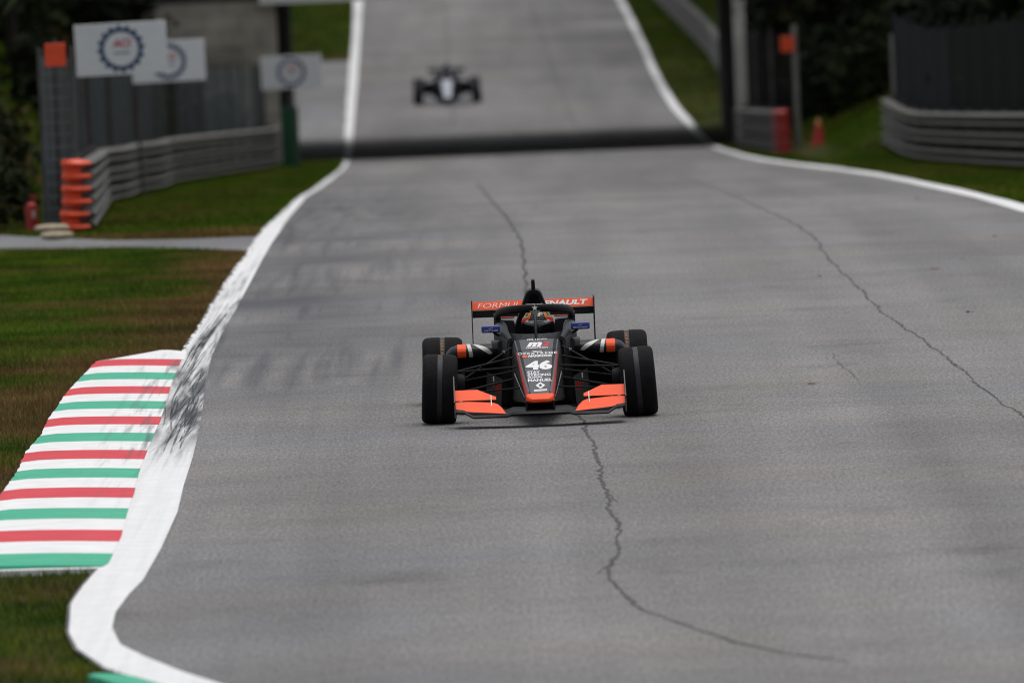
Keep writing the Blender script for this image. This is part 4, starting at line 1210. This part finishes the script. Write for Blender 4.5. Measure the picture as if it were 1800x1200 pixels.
        NS('diamond_emblem', [[o_[k], o_[(k + 1) % 4], i_[(k + 1) % 4], i_[k]] for k in range(4)], M['white'])
        NS('name_bar', [[(-.045, 689.0), (.058, 688.2), (.058, 691.6), (-.045, 692.4)]], M['cream'])
    return root

def make_driver(loc, rz, label, hero):
    """seated, leaning back, hands on the wheel"""
    V = [(0, 1.62, .22), (0, 1.58, .36), (0, 1.54, .50), (0, 1.52, .575), (0, 1.49, .66),
         (-.17, 1.50, .49), (-.20, 1.36, .44), (-.14, 1.18, .52), (.17, 1.50, .49), (.20, 1.36, .44), (.14, 1.18, .52),
         (-.10, 1.50, .20), (-.11, 1.12, .34), (-.09, .72, .22), (.10, 1.50, .20), (.11, 1.12, .34), (.09, .72, .22)]
    E = [(0, 1), (1, 2), (2, 3), (3, 4), (2, 5), (5, 6), (6, 7), (2, 8), (8, 9), (9, 10), (0, 11), (11, 12), (12, 13), (0, 14), (14, 15), (15, 16)]
    RD = [.13, .14, .13, .055, .085, .06, .045, .035, .06, .045, .035, .085, .06, .04, .085, .06, .04]
    me = bpy.data.meshes.new('person'); me.from_pydata(V, E, [])
    o = bpy.data.objects.new('person', me); COL.objects.link(o); me.materials.append(M['suit'])
    sk = o.modifiers.new('skin', 'SKIN')
    for i, r_ in enumerate(RD):
        me.skin_vertices[0].data[i].radius = (r_, r_); me.skin_vertices[0].data[i].use_root = (i == 0)
    sb = o.modifiers.new('sub', 'SUBSURF'); sb.levels = 2; sb.render_levels = 2
    o.location = loc; o.rotation_euler = (0, 0, rz)
    tag(o, label, 'person', 'drivers in the race cars')
    c = (.022, 1.47, .672); r0 = (.133, .155, .148)
    rr_ = lambda k: tuple(q + k for q in r0)
    he = MB().loft([[sph(R(a * 15), R(e), *r0, c) for a in range(24)] for e in range(-60, 91, 10)]).build('helmet', M['hel'], o, smooth=60)
    sph_patch(-72, 72, -30, 10, rr_(.003), c, 14).build('visor', M['visor'], he, smooth=60)
    if hero:
        sph_patch(-38, 38, 11, 19, rr_(.004), c).build('visor_strip', M['silver'], he, smooth=60)
        sph_patch(-14, 22, 13.5, 16.5, rr_(.005), c).build('strip_print', M['hel'], he, smooth=60)
        for s in (-1, 1):
            sph_patch(s * 32, s * 82, 13, 27, rr_(.0035), c).build('red_patch', M['helr'], he, smooth=60)
            sph_patch(s * 37, s * 47, 14, 21, rr_(.0045), c).build('white_patch', M['cream'], he, smooth=60)
            sph_patch(s * 30, s * 68, 27, 56, rr_(.0035), c).build('orange_patch', M['helor'], he, smooth=60)
            sph_patch(s * 42, s * 62, 31, 60, rr_(.0045), c).build('black_patch', M['hel'], he, smooth=60)
            for a0, a1, e0, e1 in ((40, 43, 31, 60), (61, 64, 31, 60), (40, 64, 29, 32)):
                sph_patch(s * a0, s * a1, e0, e1, rr_(.006), c, 6).build('yellow_line', M['hely'], he, smooth=60)
        sph_patch(-6, 12, 40, 44, rr_(.004), c, 6).build('white_print', M['cream'], he, smooth=60)
        sph_patch(0, 10, 33, 38, rr_(.004), c, 6).build('white_print', M['cream'], he, smooth=60)
    # gloved hands with five fingers each, closed on the wheel rim
    for s in (-1, 1):
        mb = MB()
        mb.loft([[(s * .12 + q.x, 1.175 + dy, .545 + q.y) for q in rpoly([(-.04, -.018), (.04, -.018), (.04, .018), (-.04, .018)], .015)] for dy in (.03, 0, -.04)])
        for k in range(4):
            x = s * .12 + (-.030 + .02 * k); L = (.9, 1.0, .96, .8)[k]
            mb.tube([(x, 1.14, .55), (x, 1.14 - .035 * L, .565), (x, 1.14 - .055 * L, .548), (x, 1.14 - .045 * L, .525)], .0095, 6)
        mb.tube([(s * .12 - s * .04, 1.18, .55), (s * .12 - s * .062, 1.155, .562), (s * .12 - s * .06, 1.13, .572)], .0105, 6)
        mb.build('glove', M['glove'] if hero else M['suit'], o, smooth=60)
    return o

p = G(949.5, 737); p.z = float(zr(p.y))
make_car(p, R(.3), 'black and orange open wheel race car number 46 in sharp focus', True)
make_driver(p, R(.3), 'driver in black and orange helmet seated in car 46', True)
p2 = G(787, 182, 258); p2.z = float(zr(p2.y))
slope = math.atan2(float(zr(p2.y + 3) - zr(p2.y)), 3.0)
fc = make_car(p2, R(.5), 'distant dark race car with pale nose coming downhill beyond the bridge', False); fc.rotation_euler = (slope, 0, R(.5))
fd = make_driver(p2, R(.5), 'driver in plain dark helmet seated in the distant car', False); fd.rotation_euler = (slope, 0, R(.5))
print('car', p, p2)
